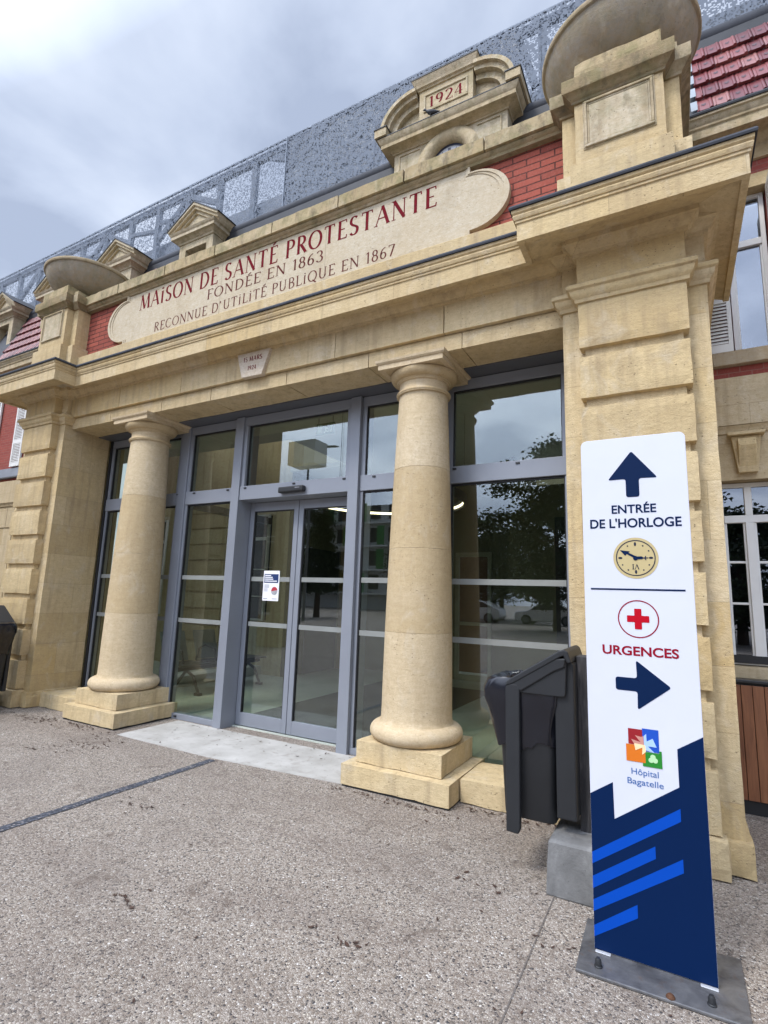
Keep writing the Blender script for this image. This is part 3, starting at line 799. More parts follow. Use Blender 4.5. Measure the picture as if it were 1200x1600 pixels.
# ================================================================== HOSPITAL BUILDING (wings, roof, dormers)
hb = thing('hospital_building', (-3.7, 5.2, 0), 'long old hospital wing of cream stone and red brick with tiled mansard roof', 'building')
YW = 5.0
def wing(xa, xb, wins, sill=True, shut=True, left=False):
    """wins: list of (x0,x1) of the upper windows"""
    st = MB(); bk = MB()
    YB = YW + .22
    def seg(mb, x0, x1, z0, z1, y=YW):
        if x1 > x0: mb.box(x0, x1, y, YB, z0, z1)
    # lower storey: solid stone around windows
    lw_ = [(w[2], w[3]) for w in wins]
    cur = xa
    for a, b in lw_:
        seg(st, cur, a, 0, 2.48); seg(st, a, b, 0, 1.02); cur = b
    seg(st, cur, xb, 0, 2.48)
    for q, (a, b) in enumerate(lw_):
        pass
    # voussoir band, split round the keystones
    st.box(xa, xb, YW - .015, YB, 2.482, 2.93)
    seg(st, xa, xb, 2.932, 3.338, YW - .06)
    # sub-moulding under the string course
    st.sweep([(-.03, 2.86), (.02, 2.87), (.03, 2.90), (.05, 2.925), (-.03, 2.9305)], [(xa, YW - .015), (xb, YW - .015)])
    # brick storey
    cur = xa
    for a, b, *_ in wins:
        seg(bk, cur, a, 3.34, 5.30); seg(bk, a, b, 3.34, 3.45 if sill else 3.46); seg(bk, a, b, 5.165, 5.30); cur = b
    seg(bk, cur, xb, 3.34, 5.30)
    st.box(xa, xb, YW - .03, YB, 5.302, 5.46)
    st.build('stone_wall', M['stone_wing'], hb)
    bk.build('brick_wall', M['brick_wing'], hb)
    if 'sill' not in M: M['sill'] = stone('grey sill stone', (.38, .36, .33), (.44, .42, .39), (.32, .30, .27))
    for a, b, *_ in wins:
        B('lintel', M['stone'], hb, (a - .10, b + .10, YW - .025, YW + .2, 5.04, 5.164), bevel=.005)
        if sill: B('sill', M['sill'], hb, (a - .16, b + .16, YW - .06, YW + .2, 3.452, 3.57), bevel=.005)
    if not sill:
        zs_ = MB(); zs_.prism([(YW - .07, 3.40), (YW - .075, 3.42), (YW - .02, 3.60), (YW + .02, 3.61), (YW + .02, 3.40)], xa, xb, 'x'); zs_.build('zinc_flashing', M['zinc'], hb)
    co = MB(); co.sweep([(-.05, 5.40), (.03, 5.405), (.035, 5.43), (.06, 5.45), (.08, 5.475), (.09, 5.49), (.25, 5.47), (.255, 5.46), (.27, 5.46), (.27, 5.54), (.285, 5.55), (.285, 5.57), (.30, 5.585), (.31, 5.61), (.325, 5.62), (.325, 5.64), (-.05, 5.67)], [(xa, YW), (xb, YW)])
    co.build('cornice', M['stone_old'], hb, smooth=30)
    gu = MB(); gu.sweep([(.0, 5.66), (.31, 5.642), (.335, 5.64), (.34, 5.655), (.33, 5.672), (0, 5.70)], [(xa, YW), (xb, YW)]); gu.build('gutter', M['zinc_dark'], hb)
    # keystones
    for a, b in lw_:
        c = (a + b) / 2
        k = MB(); y = YW - .015
        k.prism([(c - .10, 2.83), (c + .10, 2.83), (c + .065, 2.53), (c - .065, 2.53)], y - .06, y + .01)
        k.prism([(y - .10, 2.80), (y - .115, 2.74), (y - .09, 2.66), (y - .06, 2.58), (y - .05, 2.55), (y - .05, 2.80)], c - .06, c + .06, 'x')
        k.box(c - .125, c + .125, y - .10, y, 2.832, 2.858)
        k.build('keystone', M['stone'], hb, bevel=.008, seg=2)
        j = MB()
        for x in (c - .28, c + .28, c - .52, c + .52):
            if xa < x < xb: j.box(x - .004, x + .004, y - .0025, y + .01, 2.485, 2.855)
        j.build('voussoir_joint', plain('stone joint', (.20, .155, .09), .9), hb)
def window(x0, x1, z0, z1, y, transom=None, bars=(), mull=False, pane_mat=None):
    fr = MB(); w = .035
    fr.box(x0, x0 + w, y, y + .05, z0, z1); fr.box(x1 - w, x1, y, y + .05, z0, z1)
    fr.box(x0 + w, x1 - w, y, y + .05, z0, z0 + w); fr.box(x0 + w, x1 - w, y, y + .05, z1 - w, z1)
    zt = z1 - w
    if transom:
        fr.box(x0 + w, x1 - w, y - .008, y + .05, transom, transom + .06); zt = transom
    xs_ = [(x0 + w, x1 - w)]
    if mull:
        c = (x0 + x1) / 2; fr.box(c - .03, c + .03, y - .012, y + .05, z0 + w, zt)
        if transom: fr.box(c - .025, c + .025, y - .006, y + .05, transom + .06, z1 - w)
        xs_ = [(x0 + w, c - .03), (c + .03, x1 - w)]
    for a, b in xs_:
        for zb in bars: fr.box(a, b, y + .008, y + .04, zb - .009, zb + .009)
        fr.box(a, a + .016, y + .006, y + .046, z0 + w, zt); fr.box(b - .016, b, y + .006, y + .046, z0 + w, zt)
    o = fr.build('window', M['white'], hb, bevel=.003)
    g_ = MB(); g_.box(x0 + w, x1 - w, y + .022, y + .027, z0 + w, z1 - w); g_.build('pane', pane_mat or M['glass_win'], o)
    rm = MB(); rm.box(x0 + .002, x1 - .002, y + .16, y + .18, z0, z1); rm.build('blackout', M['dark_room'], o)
    return o
def shutter(x0, x1, z0, z1, y, axis='x'):
    m = MB(); w = .03 if x1 - x0 < .25 else .04
    zm = z0 + (z1 - z0) * .33
    m.box(x0, x0 + w, y, y + .03, z0, z1); m.box(x1 - w, x1, y, y + .03, z0, z1)
    for a, b in ((z0, z0 + .07), (zm - .035, zm + .035), (z1 - .06, z1)): m.box(x0 + w, x1 - w, y, y + .03, a, b)
    for a, b in ((z0 + .07, zm - .035), (zm + .035, z1 - .06)):
        z = a + .006
        while z < b - .02:
            m.add([(x0 + w, y + .004, z), (x1 - w, y + .004, z), (x1 - w, y + .026, z + .02), (x0 + w, y + .026, z + .02),
                   (x0 + w, y + .004, z + .014), (x1 - w, y + .004, z + .014), (x1 - w, y + .026, z + .034), (x0 + w, y + .026, z + .034)],
                  [(0, 1, 2, 3), (4, 7, 6, 5), (0, 4, 5, 1), (2, 6, 7, 3)])
            z += .031
    return m.build('shutter', M['white'], hb)
# right wing
wing(.286, 9.0, [(.53, .845, .345, .765), (2.4, 2.72, 2.2, 2.62), (4.3, 4.62, 4.1, 4.52)])
window(.545, .83, 3.572, 5.038, YW + .075, 4.555)
shutter(.335, .525, 3.575, 5.03, YW - .045)
rs = MB(); rs.box(.838, .858, YW - .30, YW - .002, 3.575, 5.03)
z = 3.65
while z < 4.98:
    rs.box(.833, .838, YW - .27, YW - .03, z, z + .012); z += .03
rs.build('shutter', M['white'], hb)
window(.348, .762, 1.03, 2.478, YW + .10, 2.15, (1.50, 1.83), True)
B('roller_slot', M['gasket'], hb, (.36, .75, YW + .085, YW + .1, 1.04, 1.10))
for dx_ in (1.87, 3.77):
    window(.545 + dx_, .83 + dx_, 3.572, 5.038, YW + .075, 4.555)
    shutter(.335 + dx_, .525 + dx_, 3.575, 5.03, YW - .045)
    window(.348 + dx_ - .01, .762 + dx_, 1.03, 2.478, YW + .10, 2.15, (1.50, 1.83), True)
# left wing
lws = [(-10.42 - k * 1.9, -9.80 - k * 1.9, -10.42 - k * 1.9, -9.80 - k * 1.9) for k in range(4)]
wing(-18, mir(.279) - .001, sorted(lws), False)
for a, b, *_ in lws:
    window(a + .002, b - .002, 3.61, 5.038, YW + .075, 4.6, (), True)
    window(a + .002, b - .002, 1.03, 2.478, YW + .10, 2.15, (1.50, 1.83), True)
    shutter(a - .335, a - .01, 3.62, 5.06, YW - .045); shutter(b + .01, b + .335, 3.62, 5.06, YW - .045)
# wall behind the portico attic, between the wings
B('stone_wall', M['stone'], hb, (mir(.279), .285, YW - .04, YW + .2, 4.0, 5.62))

# mansard roof with tiles
def tile_mat():
    t = NT('glazed red roof tile')
    isl = t.island()
    c = t.ramp(isl, [(0, (.105, .022, .026)), (.4, (.19, .042, .044)), (.8, (.23, .07, .066)), (1, (.29, .125, .11))])
    c = t.mix(t.mr(t.noise(t.pos(), 25, 5), .45, .7, 0, .35), c, (.12, .02, .025))
    t.bsdf(c, .42, 0, t.noise(t.pos(), 40, 3), .15, .004, .5); return t.m
M['tile'] = tile_mat()
M['heart'] = plain('dark glaze heart', (.05, .008, .012), .4)
P0, P1 = Vector((0, 4.74, 5.69)), Vector((0, 5.18, 6.80))
sd_v = (P1 - P0); SL = sd_v.length; sdir = sd_v.normalized(); snor = Vector((0, -sdir.z, sdir.y))
mb = MB(); mb.add([(-20, P0.y, P0.z), (9, P0.y, P0.z), (9, P1.y, P1.z), (-20, P1.y, P1.z)], [(0, 1, 2, 3)])
mb.add([(-20, P0.y + .0, P0.z - .1), (9, P0.y, P0.z - .1), (9, P0.y, P0.z), (-20, P0.y, P0.z)], [(0, 1, 2, 3)])
roof = mb.build('mansard_roof', M['zinc_dark'], hb)
def tiles(x0, x1):
    m = MB(); h = MB()
    rows = 5; rl = SL / rows * 1.0; tw = .125
    prof = [(0, .0), (.06, .003), (.12, .008), (.18, .003), (.74, .002), (.80, .010), (.90, .012), (.97, .004), (1.0, .0)]
    rng = random.Random(2)
    for r in range(rows):
        off = (tw / 2 if r % 2 else 0)
        x = x0 - off
        while x < x1:
            a = max(x, x0)
            b = min(x + tw - .003, x1)
            if b - a > .03:
                s0 = r * rl - .01; s1 = s0 + rl * 1.12
                jl = rng.uniform(-.004, .004)
                def P(u, s_, lift): return Vector((a + (b - a) * u, P0.y, P0.z)) + sdir * (s_ + jl) + snor * lift
                n = len(prof)
                vs = [P(u, s0 + .012 * math.cos(u * 6.28) * .5, .042 + q) for u, q in prof] + [P(u, s1, .008 + q * .5) for u, q in prof] + [P(u, s0 + .006, .018) for u, q in prof]
                m.add(vs, [(i, i + 1, n + i + 1, n + i) for i in range(n - 1)] + [(i, 2 * n + i, 2 * n + i + 1, i + 1) for i in range(n - 1)])
                if b - a > .1:
                    cu = .44; hs = s0 + rl * .46
                    pts = [(0, -.026), (.016, -.004), (.019, .008), (.011, .014), (.0, .006), (-.011, .014), (-.019, .008), (-.016, -.004)]
                    f = (hs - s0) / (s1 - s0); lift = .042 + (.008 - .042) * f + .008
                    h.add([P(cu, hs + q, lift) + Vector((p * 1.0, 0, 0)) for p, q in pts], [tuple(range(8))])
            x += tw
    o = m.build('roof_tiles', M['tile'], roof, recalc=False)
    h.build('heart_mark', M['heart'], o, recalc=False)
tiles(.37, 2.6)
tiles(-11.28, -7.4); tiles(-14.5, -12.3)
rr_ = MB(); rr_.tube((-20, 5.25, 6.955), (9, 5.25, 6.955), .088, 20); rr_.build('zinc_roll', M['zinc_roll'], roof, smooth=60)
B('zinc_flashing', M['zinc_dark'], roof, (-20, 9, 5.17, 5.2, 6.76, 6.90))
ft = MB()
for x in [-19.5 + i * 1.3 for i in range(22)]:
    ft.tube((x, 5.25, 6.955), (x + .012, 5.25, 6.955), .0905, 20)
ft.build('roll_seam', M['zinc_dark'], roof)
sm = MB()                                    # stepped lead soakers beside the tiles at the portico
for i in range(4):
    c = P0 + sdir * (i * SL / 5 + .02) + snor * .05
    d = c + sdir * .15
    sm.add([(.325, c.y, c.z), (.375, c.y, c.z), (.375, d.y, d.z), (.325, d.y, d.z)], [(0, 1, 2, 3)])
sm.build('lead_soaker', plain('pale lead sheet', (.27, .30, .33), .6, .1), roof)
B('roof_deck', M['zinc_dark'], hb, (-20, -9, 5.2, 6.5, 6.70, 6.78), (-9, -4.9, 5.2, 5.45, 6.70, 6.78), (-4.9, 9, 5.2, 6.5, 6.70, 6.78))  # deck cut short above the lobby, an added opening for daylight

# dormers with triangular pediments
def dormer(cx):
    y = 4.95; w = .365; yf = 4.85
    m = MB()
    m.box(cx - w, cx - .225, y, 5.5, 5.64, 6.80); m.box(cx + .225, cx + w, y, 5.5, 5.64, 6.80)
    m.box(cx - .225, cx + .225, y + .001, 5.5, 6.69, 6.799)
    m.box(cx - .225, cx + .225, y + .02, 5.5, 5.64, 5.70)
    d = m.build('dormer', M['stone_old'], hb, bevel=.004)
    p = MB()
    p.sweep([(-.05, 6.795), (.015, 6.80), (.02, 6.825), (.04, 6.84), (.06, 6.86), (.10, 6.868), (.10, 6.915), (.115, 6.93), (.13, 6.955), (-.05, 6.965)], [(cx - w, 5.6), (cx - w, y), (cx + w, y), (cx + w, 5.6)])
    tx = w + .17; zb, za = 6.958, 7.30
    p.prism([(cx - tx + .08, zb), (cx + tx - .08, zb), (cx, za - .03)], y - .015, 5.55)
    q_ = .20
    p.prism([(cx - q_ - .07, zb + .045), (cx + q_ + .07, zb + .045), (cx, zb + .045 + .175)], y - .012, y + .02)
    for s in (-1, 1):
        a = Vector((cx + s * tx, 7.0)); b = Vector((cx, za + .03)); dd = (b - a).normalized(); nn = Vector((-dd.y, dd.x))
        if nn.y < 0: nn = -nn
        for lo, hi, yq in ((-.085, -.04, y - .045), (-.04, .0, y - .085), (.0, .032, y - .115)):
            q = [a + nn * lo, b + Vector((0, lo * 1.22)), b + Vector((0, hi * 1.22)), a + nn * hi]
            p.prism([(v.x, v.y) for v in q], yq, 5.58)
    p.build('pediment', M['stone_old'], d)
    for s in (-1, 1):
        z = MB(); z.prism([(cx + s * (tx + .02), 7.018), (cx, za + .073), (cx, za + .090), (cx + s * (tx + .03), 7.034)], y - .125, 5.6)
        z.build('zinc_roof', M['zinc_dark'], d)
    f = MB(); x0, x1 = cx - .224, cx + .224; yy = y + .16
    f.box(x0, x0 + .03, yy, yy + .04, 5.70, 6.69); f.box(x1 - .03, x1, yy, yy + .04, 5.70, 6.69); f.box(cx - .018, cx + .018, yy - .004, yy + .04, 5.73, 6.66)
    f.box(x0 + .03, x1 - .03, yy, yy + .04, 6.66, 6.69); f.box(x0 + .03, x1 - .03, yy, yy + .04, 5.70, 5.73)
    for zz in (5.95, 6.18, 6.41): f.box(x0 + .03, x1 - .03, yy + .006, yy + .034, zz - .008, zz + .008)
    fo = f.build('window', M['white'], d)
    B('pane', M['glass_win'], fo, (x0 + .03, x1 - .03, yy + .018, yy + .022, 5.73, 6.66))
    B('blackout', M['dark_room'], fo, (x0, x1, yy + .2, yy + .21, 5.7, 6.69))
    for s in (-1, 1):
        ck = MB(); ck.prism([(4.86, 5.72), (5.2, 6.82), (5.2, 6.70), (4.96, 5.72)], cx + s * (w + .003), cx + s * (w + .05), 'x')
        ck.build('cheek_flashing', M['zinc_dark'], d)
for cx in (-6.215, -8.13, -10.02, -11.80, -13.8): dormer(cx)

# clock dormer
def clock_dormer():
    y = 4.98; cx = -2.075; w = .705
    m = MB()
    zc_ = 6.515
    m.box(cx - w, cx - .24, y, 5.6, 5.4, 6.855); m.box(cx + .24, cx + w, y, 5.6, 5.4, 6.855)
    n = 24
    for i in range(n):
        t0, t1 = 180 * i / n, 180 * (i + 1) / n
        p0 = (cx + .239 * math.cos(R(t0)), zc_ + .24 * math.sin(R(t0))); p1 = (cx + .239 * math.cos(R(t1)), zc_ + .24 * math.sin(R(t1)))
        m.prism([p0, p1, (p1[0], 6.854), (p0[0], 6.854)], y + .001, 5.5)
    m.box(cx - .239, cx + .239, y + .001, 5.5, 5.4, 6.1)
    d = m.build('clock_dormer', M['stone_old'], hb)
    ar = MB(); N = 40
    prof = [(.385, y + .004), (.385, y - .02), (.36, y - .035), (.345, y - .045), (.30, y - .05), (.265, y - .035), (.24, y - .015), (.225, y + .02), (.225, y + .05)]
    vs = []; fs = []; k = len(prof)
    for i in range(N + 1):
        t_ = R(-50 + 280 * i / N)
        for r, yy in prof: vs.append((cx + r * math.cos(t_), yy, zc_ + r * math.sin(t_)))
    for i in range(N):
        for j in range(k - 1): fs.append((i * k + j, i * k + j + 1, (i + 1) * k + j + 1, (i + 1) * k + j))
    ar.add(vs, fs); ar.build('clock_surround', M['stone_old'], d, smooth=35)
    cf = MB(); cf.prism(arc(cx, zc_, .222, .222, 0, 360, 48)[:-1], y + .05, y + .07)
    fc = cf.build('clock_face', plain('enamel clock face', (.36, .37, .39), .4), d)
    ring = MB()
    a_, b_ = arc(cx, zc_, .224, .224, 0, 360, 48)[:-1], arc(cx, zc_, .197, .197, 0, 360, 48)[:-1]
    ring.add([(p[0], y + .046, p[1]) for p in a_] + [(p[0], y + .046, p[1]) for p in b_], [(i, (i + 1) % 48, 48 + (i + 1) % 48, 48 + i) for i in range(48)])
    ring.build('clock_rim', plain('blue black clock rim', (.015, .02, .045), .4), fc)
    num = MB()
    for i in range(12):
        t_ = R(90 - 30 * i)
        for off in ((-.012, 0, .012) if i % 3 == 0 else (0,)):
            c = Vector((cx + .155 * math.cos(t_), zc_ + .155 * math.sin(t_))); rd = Vector((math.cos(t_), math.sin(t_))); tg = Vector((-rd.y, rd.x))
            c = c + tg * off
            num.sheet([tuple(c + rd * .026 + tg * .004), tuple(c + rd * .026 - tg * .004), tuple(c - rd * .026 - tg * .004), tuple(c - rd * .026 + tg * .004)], y + .0465)
    num.build('clock_numeral', plain('clock numeral', (.02, .025, .05), .5), fc)
    for s in (-1, 1):
        pn = MB()
        xa, xb = sorted((cx + s * .36, cx + s * .64))
        for q in ((xa, xb, 6.785, 6.80), (xa, xb, 6.20, 6.215)): pn.box(q[0], q[1], y - .014, y + .01, q[2], q[3])
        q = cx + s * .64; pn.box(min(q, q - s * .015), max(q, q - s * .015), y - .014, y + .01, 6.215, 6.785)
        pn.build('panel_moulding', M['stone_old'], d)
    e_ = MB()
    e_.sweep([(-.05, 6.83), (.015, 6.835), (.02, 6.85), (.04, 6.86), (.06, 6.872), (.125, 6.876), (.125, 6.925), (.14, 6.94), (.155, 6.965), (.165, 6.988), (-.05, 7.0)], [(cx - w, 5.5), (cx - w, y), (cx + w, y), (cx + w, 5.5)])
    e_.build('entablature', M['stone_old'], d, smooth=30)
    B('zinc_roof', M['zinc_dark'], d, (cx - w - .168, cx + w + .168, y - .168, 5.52, 6.991, 7.001))
    tx0, tx1 = cx - .325, cx + .345
    yt = y - .12
    tb = MB(); tb.box(tx0, tx1, yt, 5.45, 7.0015, 7.44)
    tab = tb.build('tablet', M['stone_old'], d, bevel=.004)
    tf = MB()
    a, b, z0, z1 = tx0 + .085, tx1 - .085, 7.15, 7.345
    for q in ((a - .025, b + .025, z0 - .025, z0), (a - .025, b + .025, z1, z1 + .025), (a - .025, a, z0, z1), (b, b + .025, z0, z1)): tf.box(q[0], q[1], yt - .014, yt + .01, q[2], q[3])
    tf.build('tablet_frame', M['stone_old'], tab, bevel=.005)
    tc_ = MB(); tc_.sweep([(-.05, 7.43), (.015, 7.435), (.02, 7.455), (.04, 7.465), (.045, 7.50), (.065, 7.53), (.075, 7.558), (-.05, 7.565)], [(tx0, 5.45), (tx0, yt), (tx1, yt), (tx1, 5.45)])
    tc_.build('tablet_cornice', M['stone_old'], tab, smooth=30)
    B('zinc_cap', M['zinc_dark'], tab, (tx0 - .08, tx1 + .08, yt - .08, 5.5, 7.5595, 7.574))
    inscription('1924', a + .035, b - .035, 7.178, .14, yt - .0005, M['red_letter'], tab, thick=.15)
    def half(s):
        sp = MB(); N = 14
        for lo, hi, yf in ((.0, .045, y - .175), (-.055, .0, y - .13), (-.13, -.055, y - .07)):
            pts = []
            for i in range(N + 1):
                ang = R(8 + 82 * i / N)
                x = cx + s * (.36 + .425 * math.cos(ang)); zz = 7.07 + .37 * math.sin(ang)
                nx, nz = s * math.cos(ang) / .425, math.sin(ang) / .37
                L = math.hypot(nx, nz); nx /= L; nz /= L
                pts.append(((x + nx * lo, zz + nz * lo), (x + nx * hi, zz + nz * hi)))
            for i in range(N):
                (a0, b0), (a1_, b1) = pts[i], pts[i + 1]
                sp.prism([a0, a1_, b1, b0], yf, 5.45)
        sp.prism([(cx + s * .33, 7.002)] + [(cx + s * (.33 + .34 * math.cos(R(t))), 7.04 + .30 * math.sin(R(t))) for t in range(0, 91, 10)], y - .01, 5.4)
        x0, x1 = sorted((cx + s * (w + .03), cx + s * (w + .19)))
        sp.box(x0, x1, y - .19, 5.5, 7.002, 7.105)
        sp.prism([(cx + s * .46 + .05 * math.cos(R(t)), 7.07 + .05 * math.sin(R(t))) for t in range(0, 360, 30)], y - .04, y)
        sp.build('broken_pediment', M['stone_old'], d, smooth=30)
        B('zinc_cap', M['zinc_dark'], d, (x0 - .01, x1 + .01, y - .20, 5.5, 7.1065, 7.118))
    half(-1); half(1)
clock_dormer()

# pigeon on the clock dormer ledge
def pigeon():
    base = Vector((-2.225, 4.815, 7.005))
    ax = Vector((-.95, -.25, 0)).normalized()
    spine = [(-.13, .055, .006), (-.09, .055, .016), (-.05, .058, .03), (0, .062, .038), (.04, .072, .034), (.065, .095, .022), (.075, .118, .019), (.088, .128, .019), (.103, .126, .012), (.118, .120, .004)]
    m = MB(); rings = []
    side = Vector((-ax.y, ax.x, 0))
    for s, z, r in [(a * .8, b * .72, c * .8) for a, b, c in spine]:
        c = base + ax * s + Vector((0, 0, z))
        rings.append([c + side * r * math.cos(2 * math.pi * i / 12) + Vector((0, 0, 1)) * r * math.sin(2 * math.pi * i / 12) for i in range(12)])
    m.loft(rings)
    for s in (-.014, .014): m.tube(base + side * s + ax * .01 + Vector((0, 0, .0)), base + side * s + Vector((0, 0, .035)), .004, 6)
    o = m.build('pigeon', plain('dark slate feathers', (.03, .033, .04), .6, 0, .4, 60), None, smooth=50)
    tag(o, 'dark pigeon perched on the ledge below the 1924 tablet', 'pigeon')
pigeon()
# small wire bird spikes on the coping
bs = MB(); rng = random.Random(4)
for i in range(26):
    a = rng.uniform(0, 6.28); t_ = rng.uniform(.02, .09)
    p = Vector((-4.33 + rng.uniform(-.05, .05), 4.25 + rng.uniform(-.03, .03), 5.39))
    bs.tube(p, p + Vector((math.cos(a) * t_, math.sin(a) * t_ * .5, rng.uniform(.05, .15))), .003, 4)
bs.v = [(x + .0, y, z) for x, y, z in bs.v]
tag(bs.build('bird_spikes', plain('steel wire', (.5, .52, .55), .3, .8)), 'tuft of thin steel bird spikes on the attic coping', 'bird spikes')

# ================================================================== PERFORATED ROOF SCREEN
def screen_mat(dense):
    t = NT('perforated metal sheet')
    s = t.n('ShaderNodeSeparateXYZ'); t.l(t.pos(), s.inputs[0])
    cell = .017
    def snap(v): return t.math('MULTIPLY', t.math('FLOOR', t.math('DIVIDE', v, cell)), cell)
    cb = t.n('ShaderNodeCombineXYZ'); t.l(snap(s.outputs[0]), cb.inputs[0]); t.l(snap(s.outputs[2]), cb.inputs[2])
    wnse = t.n('ShaderNodeTexWhiteNoise', noise_dimensions='3D'); t.l(cb.outputs[0], wnse.inputs['Vector'])
    c2 = t.n('ShaderNodeCombineXYZ')
    def snap2(v): return t.math('MULTIPLY', t.math('FLOOR', t.math('DIVIDE', v, cell * 3)), cell * 3)
    t.l(snap2(s.outputs[0]), c2.inputs[0]); t.l(snap2(s.outputs[2]), c2.inputs[2])
    w2 = t.n('ShaderNodeTexWhiteNoise', noise_dimensions='3D'); t.l(c2.outputs[0], w2.inputs['Vector'])
    thr = t.mr(w2.outputs['Value'], 0, 1, dense - .22, dense + .22)
    hole = t.math('LESS_THAN', wnse.outputs['Value'], thr)
    p = t.n('ShaderNodeBsdfPrincipled')
    t.l(t.ramp(t.noise(t.pos(), 2, 4), [(.3, (.145, .165, .20)), (.7, (.18, .205, .245))]), p.inputs['Base Color'])
    p.inputs['Roughness'].default_value = .8; p.inputs['Specular IOR Level'].default_value = .12
    tr = t.n('ShaderNodeBsdfTransparent')
    mx = t.n('ShaderNodeMixShader'); t.l(hole, mx.inputs[0]); t.l(p.outputs[0], mx.inputs[1]); t.l(tr.outputs[0], mx.inputs[2])
    t.l(mx.outputs[0], t.out.inputs[0]); return t.m
M['perf'] = screen_mat(.50)
M['perf_r'] = screen_mat(.32)
M['steel'] = plain('grey blue steel', (.27, .305, .36), .7, 0, .08, spec=.15)
scr = thing('roof_screen', (-4, 6.0, 6.78), 'long grey perforated metal screen fixed along the roof behind the dormers', 'screen')
xs = [-20.4, -17.4, -14.4, -11.43, -8.45, -5.47]
def sheet_panel(a, b, mat):
    m = MB(); m.add([(a, 6.0, 6.78), (b, 6.0, 6.78), (b, 6.0, 9.22), (a, 6.0, 9.22)], [(0, 1, 2, 3)]); return m.build('perforated_panel', mat, scr)
sheet_panel(-20.4, -5.475, M['perf'])
xr_ = [-5.465, -4.575, -3.70, -2.84, -1.97, -1.2, -.2, .8, 2.0, 4, 7, 9]
for a, b in zip(xr_, xr_[1:]): sheet_panel(a + .003, b - .003, M['perf_r'])
B('screen_edge', M['steel'], scr, (-20.4, 9, 6.002, 6.03, 9.20, 9.235), (-5.476, -5.464, 5.985, 6.05, 6.8, 9.22))
# truss behind
tr = MB()
Y0, Y1 = 6.06, 6.14
tr.box(-20.4, -5.47, Y0, Y1, 9.08, 9.20); tr.box(-1.499, 9, Y0, Y1, 9.08, 9.20)
posts_ = [-6.25 - .86 * i for i in range(16)]
for x in posts_: tr.box(x - .055, x + .055, Y0 + .002, Y1 - .002, 6.8, 9.08)
def bar(xa, za, xb, zb, w=.05):
    a = Vector((xa, za)); b = Vector((xb, zb)); d = (b - a).normalized(); n = Vector((-d.y, d.x)) * w
    tr.prism([tuple(a + n), tuple(b + n), tuple(b - n), tuple(a - n)], Y0 + .01, Y1 - .01)
for i, x in enumerate(posts_[1:], 1):
    if i % 3 == 2: bar(x + .86, 8.62, x, 9.08); bar(x + .86, 8.36, x, 8.75) if False else None
    elif i % 3 == 0: bar(x, 8.36, x + .86, 9.08)
    if i in (3, 4, 6): bar(x, 8.80, x + .86, 8.62, .035)
bar(-5.9, 9.12, -5.47, 8.9, .08)
for x, z0 in ((-1.2, 7), (-.55, 7), (.25, 7), (1.1, 7), (2.2, 7)): tr.box(x - .05, x + .05, Y0 + .002, Y1 - .002, z0, 9.08)
bar(-1.52, 9.1, -1.30, 8.2, .05); bar(-1.15, 8.2, -.55, 8.75, .05)
tr.build('truss', M['steel'], scr)
pw = MB()
pw.box(-20.4, -5.47, 6.2, 6.3, 6.78, 8.36); pw.box(-5.462, -1.50, 6.035, 6.3, 6.78, 9.195); pw.box(-1.498, 9, 6.2, 6.3, 6.78, 8.25)
pw.build('backing_wall', plain('grey plant room cladding', (.24, .27, .315), .6, .1, .1), scr)

# ================================================================== LOBBY INTERIOR
def floor_mat():
    t = NT('pale green lino'); p = t.pos()
    c = t.ramp(t.noise(p, 1.6, 6), [(.3, (.42, .46, .40)), (.7, (.54, .57, .50))])
    t.bsdf(c, .22, 0); return t.m
B('lobby_floor', floor_mat(), None, (-10.5, .2, 4.565, 12, -.05, .012))['kind'] = 'structure'
M['lobby'] = plain('olive painted wall', (.15, .138, .09), .8, 0, .1, 2)
M['ceil'] = plain('white ceiling', (.50, .50, .45), .9, 0, .04)
lob = B('lobby_wall', M['lobby'], hb, (-6.15, -3.65, 9.5, 9.6, .012, 3.2), (-2.95, -2.2, 9.5, 9.6, .012, 3.2), (-3.65, -2.95, 9.5, 9.6, 2.35, 3.2), (-2.2, -.55, 7.9, 8.0, .012, 3.2), (-2.2, -2.12, 8.0, 9.5, .012, 3.72), (-.53, -.45, 4.9, 8.0, .012, 3.72), (-6.2, -6.12, 7.6, 9.5, .012, 3.72), (-11, .3, 11.9, 12, 0, 6.6), (-6.2, -2.2, 9.62, 9.7, 3.2, 6.6))
B('lobby_ceiling', M['ceil'], hb, (-9.5, .2, 4.67, 5.9, 3.72, 3.80), (-4.9, .2, 5.901, 9.6, 3.72, 3.80), (-6.2, -4.9, 7.52, 9.6, 3.72, 3.80))  # gap left between pieces is an invented skylight to brighten the lobby
B('ceiling_beam', plain('dark steel beam', (.10, .085, .07), .5), hb, (-6.75, -6.65, 4.7, 9.4, 2.75, 2.87))
B('dark_doorway', M['dark_room'], hb, (-1.5, -.6, 7.86, 7.898, .012, 2.7))
B('dark_doorway', M['dark_room'], hb, (-6.118, -6.10, 8.1, 9.15, .012, 2.35))
B('inner_door', plain('grey inner door frame', (.30, .29, .22), .5), hb, (-3.65, -3.58, 9.46, 9.52, .012, 2.35), (-3.02, -2.95, 9.46, 9.52, .012, 2.35), (-3.58, -3.02, 9.46, 9.52, 2.27, 2.35), (-3.58, -3.02, 9.46, 9.52, 1.0, 1.06), (-3.58, -3.02, 9.46, 9.52, .012, .12))
B('door_backing', plain('dim orange corridor', (.10, .045, .018), .8), hb, (-5.5, -2.25, 10.6, 10.62, .012, 3.2))
B('lobby_column', plain('amber panel', (.30, .19, .07), .7), hb, (-6.1, -5.75, 9.2, 9.48, .012, 3.3))
